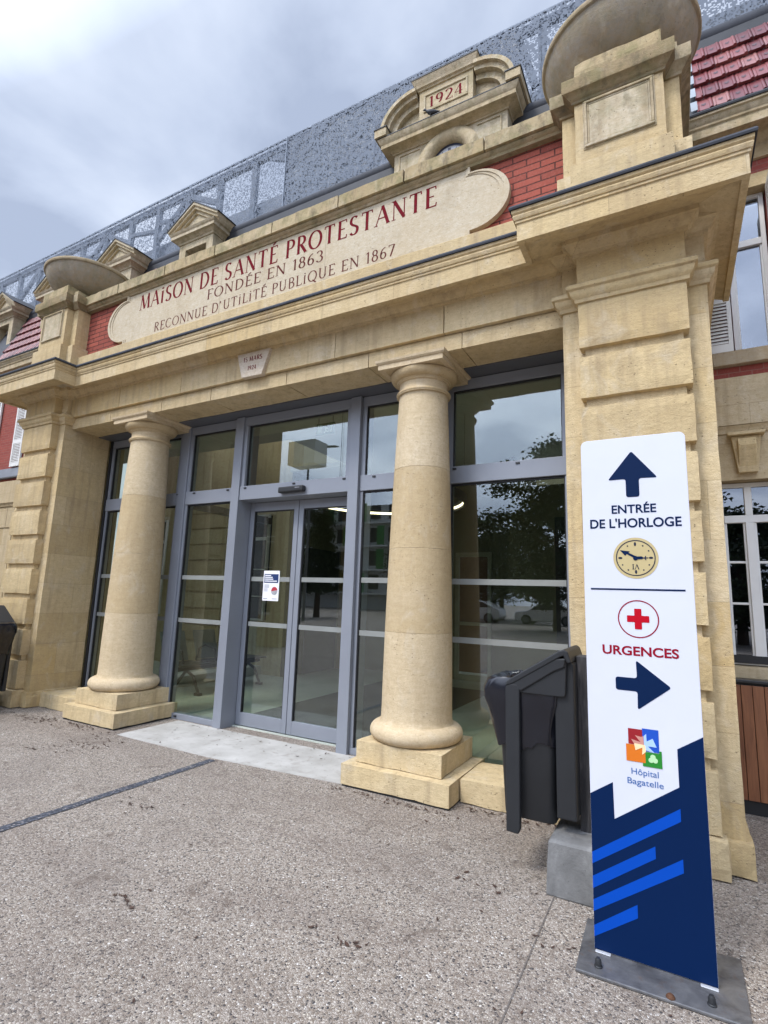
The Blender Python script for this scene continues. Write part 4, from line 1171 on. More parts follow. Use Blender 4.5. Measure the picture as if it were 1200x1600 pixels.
B('lobby_step', plain('pale grey step', (.42, .43, .38), .6), hb, (-6.95, -6.65, 4.7, 9.4, .012, .16))
# courtyard facade seen through the lobby
cw = MB(); z = .2
while z < 3.3:
    cw.rbox(-8.78, -7.72, 7.52, 7.75, z, z + .29, .003, .15, int(z * 10)); z += .315
M['stone_gr'] = stone('pale courtyard stone', (.70, .67, .46), (.74, .71, .52), (.62, .58, .38), grime=.1)
cw.box(-11, -7.56, 7.60, 7.9, 0, 5.0); cw.box(-6.62, -6.21, 7.60, 7.9, 0, 5.0); cw.box(-7.56, -6.62, 7.6, 7.9, 0, .95); cw.box(-7.56, -6.62, 7.6, 7.9, 2.95, 5.0)
cw.build('courtyard_wall', M['stone_gr'], hb)
window(-7.5, -6.66, .96, 2.94, 7.56, 2.45, (1.4, 1.9), True)
window(-10.4, -9.5, .96, 2.94, 7.55, 2.45, (1.4, 1.9), True)

# mat
mm_ = NT('charcoal entrance matting'); pp = mm_.pos(26, 26, 1)
mm_.bsdf(mm_.ramp(mm_.noise(pp, 2, 4, .7), [(.3, (.02, .02, .02)), (.7, (.06, .058, .055))]), .95)
mt = B('entrance_mat', mm_.m, None, (-4.56, -2.66, 4.68, 8.6, .0125, .018)); tag(mt, 'large charcoal entrance mat on the lobby floor behind the sliding doors', 'mat')
# waiting bench
wbn = thing('waiting_bench', (-6.2, 6.1, 0), 'black beam bench with steel seats on the lobby floor behind the left glass panes', 'bench')
M['perfblack'] = plain('black perforated steel', (.03, .03, .032), .4, .3)
bm = MB(); bm.box(-6.24, -6.16, 5.2, 7.0, .33, .39); bm.build('beam', M['black'], wbn)
for y in (5.5, 6.75):
    l = MB(); l.tube((-6.2, y, .33), (-6.05, y, .26), .022, 8); l.tube((-6.05, y, .26), (-5.93, y, .05), .02, 8); l.tube((-6.2, y, .33), (-6.45, y, .05), .022, 8)
    l.box(-5.98, -5.88, y - .03, y + .03, .013, .05); l.box(-6.5, -6.4, y - .03, y + .03, .013, .05); l.build('leg', M['black'], wbn)
for k in range(3):
    y = 5.25 + k * .6
    s_ = MB(); s_.box(-6.42, -5.98, y, y + .5, .41, .435); s_.build('seat', M['perfblack'], wbn, bevel=.01)
    b_ = MB(); b_.prism([(-6.44, .44), (-6.42, .44), (-6.56, .86), (-6.58, .86)], y + .03, y + .47); b_.build('backrest', plain('grey perforated back', (.23, .24, .22), .5), wbn, bevel=.008)
    a_ = MB(); pts = [Vector((-6.42, y + .01, .43)), Vector((-6.38, y + .01, .6)), Vector((-6.25, y + .01, .66)), Vector((-6.05, y + .01, .62)), Vector((-6.0, y + .01, .45))]
    for p, q in zip(pts, pts[1:]): a_.tube(p, q, .013, 8)
    a_.build('armrest', M['black'], wbn)
# lit lamp: one big ring pendant
M['led'] = emit('warm led line', (1.0, .84, .58), 3.2)
rl_ = thing('ring_light', (-3.0, 5.4, 2.56), 'big glowing ring lamp hanging in the lobby behind the glass doors', 'lamp')
rg = MB(); rg.lathe([(.935, 2.582), (.94, 2.577), (.94, 2.606), (.935, 2.606)], -3.0, 5.4, 90, cap=False); rg.build('diffuser', M['led'], rl_)
rg = MB(); rg.lathe([(.945, 2.555), (.985, 2.555), (.985, 2.65), (.93, 2.65), (.93, 2.63), (.945, 2.63), (.945, 2.555)], -3.0, 5.4, 90, cap=False); rg.build('housing', M['black'], rl_)
for a in (30, 150, 270):
    cb_ = MB(); cb_.tube((-3.0 + .96 * math.cos(R(a)), 5.4 + .96 * math.sin(R(a)), 2.65), (-3.0 + .96 * math.cos(R(a)), 5.4 + .96 * math.sin(R(a)), 3.72), .002, 6); cb_.build('cable', M['black'], rl_)
# exit sign behind the transom pane
ex = thing('exit_sign', (-3.88, 5.2, 3.2), 'small green emergency exit pictogram hanging behind the pane above the doors', 'sign')
EX, EZ = -3.77, 3.53
B('panel', plain('dark green sign', (.02, .12, .05), .5), ex, (EX - .14, EX + .14, 5.2, 5.212, EZ - .075, EZ + .075), bevel=.004)
pm = MB()
pm.sheet([(EX - .12, EZ - .055), (EX - .05, EZ - .055), (EX - .05, EZ + .055), (EX - .12, EZ + .055)], 5.198)
pm.sheet([(EX + .11, EZ + .02), (EX + .09, EZ + .055), (EX + .07, EZ + .02), (EX + .082, EZ + .02), (EX + .082, EZ - .055), (EX + .098, EZ - .055), (EX + .098, EZ + .02)], 5.198)
pm.sheet([(EX - .02 + a, EZ - .005 + b) for a, b in ((0, -.05), (.022, -.015), (.01, .02), (.042, .026), (.065, .008), (.037, -.004), (.043, -.02), (.07, -.038), (.065, -.047), (.032, -.032), (.016, -.056))], 5.198)
pm.build('pictogram', plain('pale green pictogram', (.45, .70, .50), .6), ex, recalc=False)
for x_ in (EX - .11, EX + .11): B('hanger', M['alu'], ex, (x_ - .004, x_ + .004, 5.202, 5.21, EZ + .076, 3.72))

# ================================================================== SIGN TOTEM
SY = 2.64
tot = thing('direction_sign', (-.15, SY, 0), 'tall white and navy direction sign with arrows standing on a steel plate', 'sign')
SW = plain('white sign sheet', (.585, .60, .665), .45, 0, .02, spec=.3)
NV = plain('navy sign film', (.0008, .0125, .058), .55, 0, .06, 2, spec=.1)
NV2 = plain('deep navy print', (.0015, .0125, .052), .55, 0, .03, spec=.1)
BL = plain('bright blue film', (.0012, .058, .385), .55, 0, .03, spec=.1)
RD = plain('red sign film', (.42, .003, .014), .5, 0, .03, spec=.1)
DR = plain('dark red print', (.25, .004, .018), .5, 0, .03, spec=.1)
GD = plain('gold film', (.48, .385, .185), .45, 0, .04)
x0, x1, zt = -.373, .072, 2.238
bo = [(x0, .016), (x1, .016)] + arc(x1 - .028, zt - .028, .028, .028, 0, 90, 8) + arc(x0 + .028, zt - .028, .028, .028, 90, 180, 8)
m = MB(); m.prism(bo, SY, SY + .032); m.build('board', SW, tot, bevel=.0015, seg=1)
m = MB(); m.sheet([(x0 + .0006, .018), (x1 - .0006, .018), (x1 - .0006, .929), (-.025, .867), (-.025, .718), (-.277, .544), (-.279, .692), (x0 + .0006, .630)], SY - .0012)
m.build('navy_panel', NV, tot, recalc=False)
for q in (((x0 + .0008, .392), (-.025, .636), (-.025, .587), (x0 + .0008, .346)), ((x0 + .0008, .297), (-.124, .471), (-.124, .424), (x0 + .0008, .249)), ((x0 + .0008, .205), (-.025, .446), (-.025, .395), (x0 + .0008, .160)), ((x0 + .0008, .106), (-.2005, .231), (-.2005, .181), (x0 + .0008, .063))):
    m = MB(); m.sheet(q, SY - .002); m.build('blue_stripe', BL, tot, recalc=False)
def rounded(pts, r, n=5):
    out = []
    N = len(pts)
    for i in range(N):
        a, p, b = Vector(pts[i - 1]), Vector(pts[i]), Vector(pts[(i + 1) % N])
        u = (a - p).normalized(); v = (b - p).normalized()
        d = min(r, (a - p).length * .45, (b - p).length * .45)
        p0, p1 = p + u * d, p + v * d
        for k in range(n + 1):
            t = k / n; out.append(tuple(p0 * (1 - t) ** 2 + p * 2 * t * (1 - t) + p1 * t * t))
    return out
def arrow(cx, cz, ang, name):
    pts = [(-.028, -.107), (.028, -.107), (.028, -.02), (.105, -.022), (0, .112), (-.105, -.022), (-.028, -.02)]
    c, s = math.cos(ang), math.sin(ang)
    pts = rounded(pts, .012)
    m = MB(); m.sheet([(cx + p[0] * c - p[1] * s, cz + p[0] * s + p[1] * c) for p in pts], SY - .0012)
    m.build(name, NV2, tot, recalc=False)
arrow(-.151, 2.056, 0, 'arrow'); arrow(-.146, 1.111, R(-90), 'arrow')
def text(s, cx, zb, w, cap_h, mat, name='lettering', bold=.0, y=SY - .0012, parent=tot, x_left=None):
    cu = bpy.data.curves.new('t', 'FONT'); cu.body = s; cu.size = 1; cu.offset = bold; cu.resolution_u = 6
    cu.fill_mode = 'FRONT'
    o = bpy.data.objects.new('t', cu); COL.objects.link(o)
    bpy.context.view_layer.update()
    me = bpy.data.meshes.new_from_object(o.evaluated_get(bpy.context.evaluated_depsgraph_get()))
    bpy.data.objects.remove(o)
    xs = [v.co.x for v in me.vertices]; a, b = min(xs), max(xs)
    sx = w / (b - a); sz = cap_h / .73
    for v in me.vertices:
        v.co = Vector((cx + (v.co.x - (a + b) / 2) * sx, y, zb + v.co.y * sz))
    me.materials.clear(); me.materials.append(mat); me.name = name
    ob = bpy.data.objects.new(name, me); COL.objects.link(ob); ob.parent = parent; ob.location = -WO[parent.name]; WO[ob.name] = Vector((0, 0, 0))
    return ob
text('ENTRÉE', -.1505, 1.875, .186, .040, NV2, bold=.022)
text("DE L'HORLOGE", -.150, 1.808, .379, .043, NV2, bold=.022)
text('URGENCES', -.151, 1.236, .304, .040, DR, bold=.026)
OB = plain('steel blue print', (.035, .12, .33), .45, 0, .03)
text('Hôpital', -.151, .740, .104, .026, OB, bold=.004)
text('Bagatelle', -.151, .700, .138, .026, OB, bold=.004)
B('divider_line', NV2, tot, (-.345, .039, SY - .0013, SY, 1.521, 1.5285))
# clock emblem
ce = MB(); cxx, czz = -.151, 1.667
ce.sheet(arc(cxx, czz, .093, .093, 0, 360, 60)[:-1], SY - .0012)
cem = ce.build('clock_emblem', GD, tot, recalc=False)
def annulus(cx, cz, ro, ri, y, n=60):
    m = MB(); a, b = arc(cx, cz, ro, ro, 0, 360, n)[:-1], arc(cx, cz, ri, ri, 0, 360, n)[:-1]
    m.add([(p[0], y, p[1]) for p in a] + [(p[0], y, p[1]) for p in b], [(i, (i + 1) % n, n + (i + 1) % n, n + i) for i in range(n)]); return m
DK = plain('black navy print', (.008, .012, .03), .45, 0, .03)
annulus(cxx, czz, .0815, .077, SY - .002).build('dial_ring', DK, cem, recalc=False)
m = MB()
for i in range(12):
    t_ = R(30 * i); c = (cxx + .063 * math.cos(t_), czz + .063 * math.sin(t_))
    if i % 3 == 0:
        if i % 6 == 0: m.sheet(arc(c[0], c[1], .009, .005, 0, 360, 14)[:-1], SY - .002)
        else: m.sheet(arc(c[0], c[1], .005, .009, 0, 360, 14)[:-1], SY - .002)
    elif i not in (5,): m.sheet(arc(c[0], c[1], .0035, .0035, 0, 360, 10)[:-1], SY - .002)
m.build('dial_mark', DK, cem, recalc=False)
m = MB()
m.sheet([(cxx + .004, czz - .006), (cxx + .009, czz + .004), (cxx - .028, czz + .024), (cxx - .022, czz + .030), (cxx - .064, czz + .036), (cxx - .042, czz + .010), (cxx - .036, czz + .018)], SY - .0026)
m.sheet([(cxx - .004, czz - .006), (cxx - .003, czz + .006), (cxx + .025, czz + .007), (cxx + .032, czz + .002), (cxx + .052, czz + .0015), (cxx + .052, czz - .0015), (cxx + .032, czz - .002), (cxx + .025, czz - .006)], SY - .0030)
m.sheet([(cxx + .040, czz + .009), (cxx + .044, czz + .008), (cxx + .041, czz - .001), (cxx + .044, czz - .009), (cxx + .040, czz - .010), (cxx + .037, czz - .001)], SY - .0034)
m.sheet(arc(cxx, czz - .001, .010, .010, 0, 360, 16)[:-1], SY - .0038)
m.build('clock_hand', NV2, cem, recalc=False)
m = MB()                       # the mirrored numeral below the hands
zz = czz - .052
m.sheet([(cxx - .013, zz), (cxx - .009, zz), (cxx - .009, zz + .023), (cxx - .013, zz + .023)], SY - .002)
for q in ((-.011, 0), (-.011, .0222)): m.sheet([(cxx + q[0] - .004, zz + q[1]), (cxx + q[0] + .004, zz + q[1]), (cxx + q[0] + .004, zz + q[1] + .0015), (cxx + q[0] - .004, zz + q[1] + .0015)], SY - .0023)
m.sheet([(cxx + .004, zz + .023), (cxx - .005, zz), (cxx - .003, zz), (cxx + .005, zz + .02)], SY - .0026)
m.sheet([(cxx + .002, zz + .023), (cxx + .006, zz + .023), (cxx + .014, zz), (cxx + .010, zz)], SY - .0029)
m.build('lettering', DK, cem, recalc=False)
# red cross emblem
annulus(-.151, 1.395, .083, .078, SY - .0012).build('red_ring', DR, tot, recalc=False)
cr_ = .0135
cp_ = [(-.0145, .045), (.0145, .045), (.0145, .0145), (.045, .0145), (.045, -.0145), (.0145, -.0145), (.0145, -.045), (-.0145, -.045), (-.0145, -.0145), (-.045, -.0145), (-.045, .0145), (-.0145, .0145)]
m = MB(); m.sheet([(-.1515 + a, 1.395 + b) for a, b in rounded(cp_, .003, 3)], SY - .0012); m.build('red_cross', RD, tot, recalc=False)
# hospital logo: four overlapping squares with a pale cross and leaf
lg = MB(); lg.sheet([(-.2105, .862), (-.147, .862), (-.147, .926), (-.2105, .926)], SY - .0012)
logo = lg.build('logo', plain('logo dark red', (.27, .006, .012), .4, 0, .02), tot, recalc=False)
def lq(pts, col, y, nm):
    m = MB(); m.sheet(pts, y); m.build('logo_shape', plain('logo ' + nm, col, .4, 0, .02), logo, recalc=False)
lq([(-.155, .840), (-.0925, .840), (-.0925, .932), (-.155, .932)], (.0045, .065, .42), SY - .0016, 'blue')
lq([(-.2205, .792), (-.146, .792), (-.146, .861), (-.2205, .861)], (.62, .15, .006), SY - .0020, 'orange')
lq([(-.157, .779), (-.0835, .779), (-.0835, .848), (-.0925, .848), (-.0925, .838), (-.146, .838), (-.146, .792), (-.157, .792)], (.012, .20, .018), SY - .0024, 'green')
def L2(a, b): # logo zoom pixels -> sign plane
    return (-.2105 + (a - 258) * (.118 / 570), .926 - (b - 220) * (.147 / 720))
lq([L2(*p) for p in ((385, 345), (500, 365), (545, 345), (552, 510), (560, 520), (360, 510), (310, 432), (488, 470))], (.52, .24, .19), SY - .0028, 'pink')
lq([L2(*p) for p in ((600, 290), (604, 440), (718, 370), (785, 535), (625, 535), (745, 650), (585, 620), (555, 520), (550, 340))], (.36, .52, .86), SY - .0031, 'pale blue')
lq([L2(*p) for p in ((365, 508), (575, 520), (585, 650), (508, 720), (520, 575), (388, 645))], (.86, .64, .36), SY - .0034, 'pale orange')
def leafp(cx, cz, s):
    o = []
    for i in range(40):
        a = 2 * math.pi * i / 40; r = s * (.55 + .45 * abs(math.cos(1.5 * (a + .5))) ** .8)
        o.append((cx + r * math.cos(a), cz + r * math.sin(a)))
    return o
lq(leafp(-.117, .812, .019), (.42, .66, .36), SY - .0037, 'leaf green')
# steel foot
STL = NT('weathered steel plate'); p_ = STL.pos()
c_ = STL.ramp(STL.noise(p_, 9, 6, .65, .6), [(.3, (.10, .10, .105)), (.5, (.17, .17, .175)), (.72, (.25, .25, .25))])
c_ = STL.mix(STL.mr(STL.noise(p_, 24, 5, .7), .58, .72, 0, .5), c_, (.16, .09, .05))
STL.bsdf(c_, STL.mr(STL.noise(p_, 12, 4), .3, .7, .3, .65), .6, STL.noise(p_, 40, 4), .2, .003)
fp = MB(); fp.prism([(-.425, 2.470), (.165, 2.480), (.165, 2.90), (-.432, 2.865)], 0.002, .014, 'z')
foot = fp.build('base_plate', STL.m, tot, bevel=.003)
for (x, y, mt_, r, h) in ((-.345, 2.53, M['black'], .013, .032), (.045, 2.532, M['black'], .013, .032), (-.089, 2.492, plain('rusty bolt', (.10, .045, .022), .8, .3, .3, 80), .013, .012)):
    b_ = MB(); b_.lathe([(r * 1.25, .0145), (r * 1.2, .018), (r, .02), (r * .95, .014 + h * .7), (r * .6, .014 + h), (.002, .015 + h)], x, y, 14); b_.build('bolt', mt_, foot, smooth=40)
for x in (x0 + .035, x1 - .03):
    b_ = MB(); b_.box(x - .03, x + .03, SY - .022, SY - .004, .0145, .019); b_.box(x - .03, x + .03, SY - .006, SY - .003, .019, .045) if False else None
    b_.build('bracket', plain('bright bracket', (.62, .63, .65), .3, .4), foot, bevel=.002)

# ================================================================== LITTER BINS
M['bin'] = plain('dark grey bin plastic', (.015, .0165, .019), .5, 0, .12, 9, .06, 120)
M['bag'] = plain('black bin bag film', (.008, .0085, .013), .22, 0, .2, 10, .25, 30)
PST = NT('weathered dark post'); p_ = PST.pos(30, 30, 3)
PST.bsdf(PST.ramp(PST.noise(p_, 1.5, 6, .7), [(.3, (.018, .018, .02)), (.55, (.05, .048, .05)), (.75, (.14, .13, .125))]), .65, .2, PST.noise(p_, 4, 5), .4, .004)
M['post'] = PST.m
def litter_bin():
    bn = thing('litter_bin', (-.48, 3.25, 0), '', 'litter bin', 'litter bins beside the portico pillars')
    Y0, Y1 = 3.05, 3.45
    po_ = MB(); po_.box(-.505, -.445, 3.19, 3.31, .02, 1.165); po_.build('post', M['post'], bn, bevel=.004)
    bk = MB(); bk.prism([(-.605, .335), (-.503, .335), (-.503, 1.125), (-.53, 1.145), (-.605, 1.145)], Y0 + .03, Y1 - .03); bk.build('back_panel', M['bin'], bn, bevel=.008, seg=3)
    # hood: sloping lid + sides
    hd = MB()
    prof = [(-.868, .985), (-.858, 1.012), (-.835, 1.03), (-.575, 1.195), (-.545, 1.207), (-.525, 1.195), (-.508, 1.14), (-.53, 1.135), (-.548, 1.172), (-.565, 1.165), (-.83, .998)]
    hd.prism(prof, Y0 - .012, Y1 + .012)
    hood = hd.build('hood', M['bin'], bn, bevel=.006, seg=3)
    for ya, yb in ((Y0 + .004, Y0 + .022), (Y1 - .022, Y1 - .004)):
        sd__ = MB(); sd__.prism(rounded([(-.80, .955), (-.545, .955), (-.535, 1.165), (-.80, 1.005)], .02, 4), ya, yb); sd__.build('hood_side', M['bin'], hood, bevel=.004)
    rb_ = MB(); rb_.sweep([(0, 0)], [(0, 0), (1, 0)]) if False else None
    for ya, yb in ((Y0 - .008, Y0 + .032), (Y1 - .032, Y1 + .008)):
        ar = MB(); ar.prism([(-.866, .228), (-.80, .224), (-.79, .25), (-.788, .975), (-.80, 1.0), (-.85, 1.0), (-.868, .98)], ya, yb)
        ar.prism([(-.80, .966), (-.775, .966), (-.60, 1.085), (-.545, 1.11), (-.535, 1.16), (-.60, 1.155), (-.84, 1.0), (-.85, .99)], ya + .001, yb - .001)
        ar.build('frame_arm', M['bin'], bn, bevel=.008, seg=3)
    # bucket
    def ring(x0, x1, y0, y1, z, r=.04, k=6, jit=0, seed=0):
        pts = []
        for (cx, cy, a0) in ((x1 - r, y1 - r, 0), (x0 + r, y1 - r, 90), (x0 + r, y0 + r, 180), (x1 - r, y0 + r, 270)):
            for i in range(k + 1):
                a = R(a0 + 90 * i / k); pts.append(Vector((cx + r * math.cos(a), cy + r * math.sin(a), z)))
        out = []
        for i in range(len(pts)):                                  # subdivide the straight runs
            p, q = pts[i], pts[(i + 1) % len(pts)]
            n = 9 if (i + 1) % (k + 1) == 0 else 1
            for j in range(n): out.append(p.lerp(q, j / n))
        return out
    bu = MB(); bu.loft([ring(-.885, -.622, 3.115, 3.385, .285), ring(-.895, -.615, 3.105, 3.395, .30), ring(-.93, -.608, 3.085, 3.42, .97), ring(-.92, -.618, 3.095, 3.41, .97), ring(-.89, -.625, 3.12, 3.38, .5)])
    bu.build('bucket', M['bin'], bn, smooth=40)
    # liner: turned over the rim, creased
    bg_ = MB(); rings = []
    seq = [(.006, .66, .0), (.012, .70, 1.0), (.024, .76, 1.0), (.038, .83, 1.0), (.060, .90, 1.0), (.062, .955, 1.0), (.050, 1.005, .9), (.024, 1.025, .8), (-.01, 1.00, .7), (-.035, .90, .7), (-.05, .80, .6)]
    for o_, z_, w in seq:
        bulge = 1.0
        rg_ = ring(-.93 - o_ * 1.25, -.608 + o_ * .4, 3.085 - o_ * .35, 3.42 + o_, z_, .05)
        nr = []
        cx_, cy_ = -.77, 3.25
        for p in rg_:
            ang = math.atan2(p.y - cy_, p.x - cx_)
            d = Vector((p.x - cx_, p.y - cy_, 0)).normalized()
            f = noise.noise(Vector((ang * 6.0, z_ * 7, 2))) * .014 + noise.noise(Vector((ang * 19, z_ * 5, 5))) * .010
            hemz = noise.noise(Vector((ang * 3.2, 0, 9))) * .035 if z_ < .75 else noise.noise(Vector((ang * 4, z_ * 3, 9))) * .014
            if z_ < .75: hemz += .03 * (d.x > .3)
            nr.append(p + d * f * w + Vector((0, 0, hemz)))
        rings.append(nr)
    bg_.loft(rings, cap=False); bg_.build('bag_liner', M['bag'], bn, smooth=60, recalc=False)
    return bn
bin1 = litter_bin()
bin1['label'] = 'dark grey litter bin with black bag hung beside the tall direction sign'
bin2 = copy_tree(bin1)
bin2.rotation_euler = (0, 0, math.pi)
bin2.location = (-7.30, 3.30, 0)
bin2['label'] = 'black litter bin cut off by the left edge in front of the far pillar'
cblk = MB()
def cring(e, z): return [Vector((a, b, z)) for a, b in ((-.635 - e, 2.995 - e), (-.31 + e, 2.995 - e), (-.31 + e, 3.42 + e), (-.635 - e, 3.42 + e))]
cblk.loft([cring(.012, 0), cring(.006, .15), cring(0, .245), cring(-.012, .258)])
CB = NT('rough concrete'); p_ = CB.pos()
c_ = CB.ramp(CB.noise(p_, 8, 7, .65, .5), [(.3, (.11, .11, .108)), (.55, (.18, .18, .177)), (.75, (.27, .27, .265))])
c_ = CB.mix(CB.mr(CB.vor(p_, 45), .05, .14, .7, 0), c_, (.09, .088, .082))
CB.bsdf(c_, .92, 0, CB.noise(p_, 60, 5), .5, .005)
tag(cblk.build('concrete_block', CB.m, None, bevel=.008, seg=2), 'grey concrete footing block under the litter bin post behind the sign', 'concrete block')
cb2 = COL.objects['concrete_block'].copy(); COL.objects.link(cb2); cb2.rotation_euler = (0, 0, math.pi); cb2.location = (-.48 - 7.30, 6.55, 0)
tag(cb2, 'concrete footing block of the black bin by the far pillar', 'concrete block')

# ================================================================== WOODEN CLADDING UNDER THE RIGHT WINDOW
wd = NT('varnished wood boards'); 
isl = wd.island(); grain = wd.noise(wd.pos(22, 22, 1.6), 2.2, 7, .65, .4)
c_ = wd.ramp(grain, [(.3, (.10, .032, .012)), (.5, (.19, .068, .026)), (.72, (.29, .12, .05))])
c_ = wd.mix(wd.mr(isl, 0, 1, 0, .4), c_, wd.ramp(isl, [(0, (.12, .04, .016)), (1, (.30, .13, .06))]))
wd.bsdf(c_, .5, 0, grain, .25, .003)
wp = thing('wooden_planter_box', (.9, 4.98, 0), 'box clad in reddish vertical wood boards under the ground floor window', 'wooden box')
bd = MB(); x = .32; i = 0
while x < 1.5:
    bd.box(x, x + .068, 4.85, 4.872, .10, .90); x += .072
bd.build('board', wd.m, wp, bevel=.002)
B('carcass', M['gasket'], wp, (.315, 1.51, 4.874, 4.99, .002, .915))
B('lid', plain('black lid', (.02, .02, .022), .35), wp, (.305, 1.52, 4.84, 4.985, .918, .94), bevel=.004)
# bottles and equipment on the upper window sill
for i, (x, s) in enumerate(((.625, 1.0), (.675, 1.08))):
    b_ = MB(); b_.lathe([(.016 * s, 3.61), (.018 * s, 3.615), (.018 * s, 3.665), (.012 * s, 3.675), (.006, 3.69), (.005, 3.715), (.002, 3.72)], x, 5.165, 16)
    tag(b_.build('bottle', plain('pale blue bottle', (.62, .68, .74), .4), None, smooth=40), ('small pale squeeze bottle nearest the shutter on the upstairs sill', 'slightly taller pale bottle beside another on the upstairs sill')[i], 'bottle', 'bottles behind the upstairs window')

# ================================================================== LEAF LITTER
lf = MB(); rng = random.Random(11)
def leaf(x, y, z, s):
    a = rng.uniform(0, 6.28); c, sn_ = math.cos(a), math.sin(a); w = s * rng.uniform(.25, .5)
    cu = rng.uniform(.1, .5) * s
    P = [(-s, 0, cu), (-s * .3, w, cu * .3), (s * .4, w * .8, 0), (s, 0, cu * .6), (s * .4, -w * .8, 0.0), (-s * .3, -w, cu * .2)]
    lf.add([(x + p[0] * c - p[1] * sn_, y + p[0] * sn_ + p[1] * c, z + .004 + p[2]) for p in P], [(0, 1, 2, 5), (2, 3, 4, 5)] if False else [(0, 1, 5), (1, 2, 4, 5), (2, 3, 4)])
for i in range(80): leaf(rng.uniform(-6.4, -5.0), 3.66 - abs(rng.gauss(0, .10)), 0, rng.uniform(.01, .026))
for i in range(60): leaf(-5.15 + rng.uniform(0, .5), 3.5 - abs(rng.gauss(0, .3)), 0, rng.uniform(.008, .022))
for i in range(80): leaf(rng.uniform(-2.4, -1.35), 3.66 - abs(rng.gauss(0, .06)), 0, rng.uniform(.008, .018))
for i in range(45): leaf(rng.uniform(-1.4, -.6), 3.86 - abs(rng.gauss(0, .08)), 0, rng.uniform(.008, .02))
for i in range(46): leaf(rng.uniform(-4.95, -2.4), 4.38 - abs(rng.gauss(0, .3)), .006, rng.uniform(.008, .02))
for i in range(130): leaf(rng.uniform(-6.5, .6), rng.uniform(1.2, 3.6), 0, rng.uniform(.005, .014))
for cx_, cy_, n in ((-2.35, 1.85, 0), (-1.35, 2.15, 8), (-.52, 2.58, 6), (-3.3, 2.6, 14), (-5.2, 2.9, 16), (-1.0, 2.9, 8)):
    for i in range(n): leaf(cx_ + rng.gauss(0, .09), cy_ + rng.gauss(0, .025), 0, rng.uniform(.008, .022))
for i in range(16):
    leaf(-2.43 + i * .011, 1.84 + .02 * math.sin(i * .35) + rng.gauss(0, .004), 0, rng.uniform(.008, .016))
for i in range(40): leaf(rng.uniform(-7.4, -6.1), 3.58 - abs(rng.gauss(0, .1)), 0, rng.uniform(.01, .025))
tag(lf.build('leaf_litter', plain('dead brown leaf', (.055, .028, .018), .8, 0, .5, 30), None, recalc=False), 'scattered dead brown leaves on the paving and threshold', 'leaves', kind='stuff')

# ================================================================== WHAT THE GLASS REFLECTS (behind the viewer)
bb_ = thing('brown_building', (-13, -6, 0), 'brown rendered building on a cream stone ground floor reflected in the glass above the doors', 'building')
B('roof_edge', plain('brown roof edge', (.20, .105, .07), .9, 0, .12, 2), bb_, (-19, -9.9, -3.2, -2.4, 8.9, 9.1))
bw = MB(); bw.prism([(-9.7, -2.4), (-19, -2.4), (-19, -10), (-16.6, -10)], 4.2, 8.9, 'z'); bw.build('wall', plain('brown rendered wall', (.20, .105, .07), .9, 0, .12, 2), bb_)
sb = MB()
for a, b in ((-18.9, -14.9), (-13.9, -11.05), (-10.05, -9.68)): sb.box(a, b, -2.9, -2.44, 0, 4.2)
for a, b in ((-14.9, -13.9), (-11.05, -10.05)): sb.box(a, b, -2.9, -2.44, 0, .85); sb.box(a, b, -2.9, -2.44, 3.85, 4.2)
z = 0
while z < 4.1:
    sb.rbox(-13.3, -11.75, -2.46, -2.38, z + .02, min(z + .40, 4.2), .004, .2, int(z * 10)); z += .42
sb.prism([(-10.15, -2.9), (-18.9, -2.9), (-18.9, -10), (-16.55, -10)], 0, 4.19, 'z')
sb.build('stone_wall', stone('green tinged cream stone', (.60, .56, .36), (.66, .62, .44), (.50, .46, .27), grime=.1), bb_)
for a, b in ((-14.9, -13.9), (-11.05, -10.05)):
    fr = MB(); y0_, y1_ = -2.62, -2.55; c_m = (a + b) / 2
    for q in ((a, a + .07, .86, 3.84), (b - .07, b, .86, 3.84), (c_m - .06, c_m + .06, .93, 3.77), (a + .07, b - .07, .86, .93), (a + .07, b - .07, 3.77, 3.84)): fr.box(q[0], q[1], y0_, y1_, q[2], q[3])
    for zb_ in (1.5, 2.2, 2.95, 3.1): fr.box(a + .07, c_m - .06, y0_ + .01, y1_ - .01, zb_, zb_ + .03); fr.box(c_m + .06, b - .07, y0_ + .01, y1_ - .01, zb_, zb_ + .03)
    w_o = fr.build('window', M['white'], bb_)
    B('pane', M['dark_room'], w_o, (a + .02, b - .02, -2.64, -2.625, .87, 3.83))
B('canopy', plain('pale canopy', (.66, .67, .68), .8), bb_, (-9.698, -8.75, -3.3, -2.7, 5.15, 5.85))
ap = thing('apartment_block', (-36, -48, 0), 'white apartment block with green balconies reflected in the glass', 'building')
B('wall', plain('white render', (.6, .6, .58), .9), ap, (-50, -26, -58, -48, 0, 13))
for k in range(4):
    B('balcony', plain('white slab', (.7, .7, .68), .9), ap, (-50, -26, -47.99, -46.8, 1.8 + k * 2.9, 2.0 + k * 2.9))
    B('window', M['dark_room'], ap, *[(-49 + j * 2.6, -47.6 + j * 2.6, -47.98, -47.93, 2.5 + k * 2.9, 4.3 + k * 2.9) for j in range(9)])
    B('screen', plain('green panel', (.05, .22, .06), .7), ap, *[(-47.4 + ((j * 7 + k * 3) % 9) * 2.6, -46.4 + ((j * 7 + k * 3) % 9) * 2.6, -46.9, -46.85, 2.0 + k * 2.9, 4.4 + k * 2.9) for j in range(4)])
lp = thing('street_lamp', (-18.7, -15.4, 0), 'tall grey street lamp reflected in the pane above the doors', 'street lamp')
q = MB(); q.tube((-18.7, -15.4, 0), (-18.7, -15.4, 10.3), .09, 10, .06); q.build('pole', M['zinc'], lp)
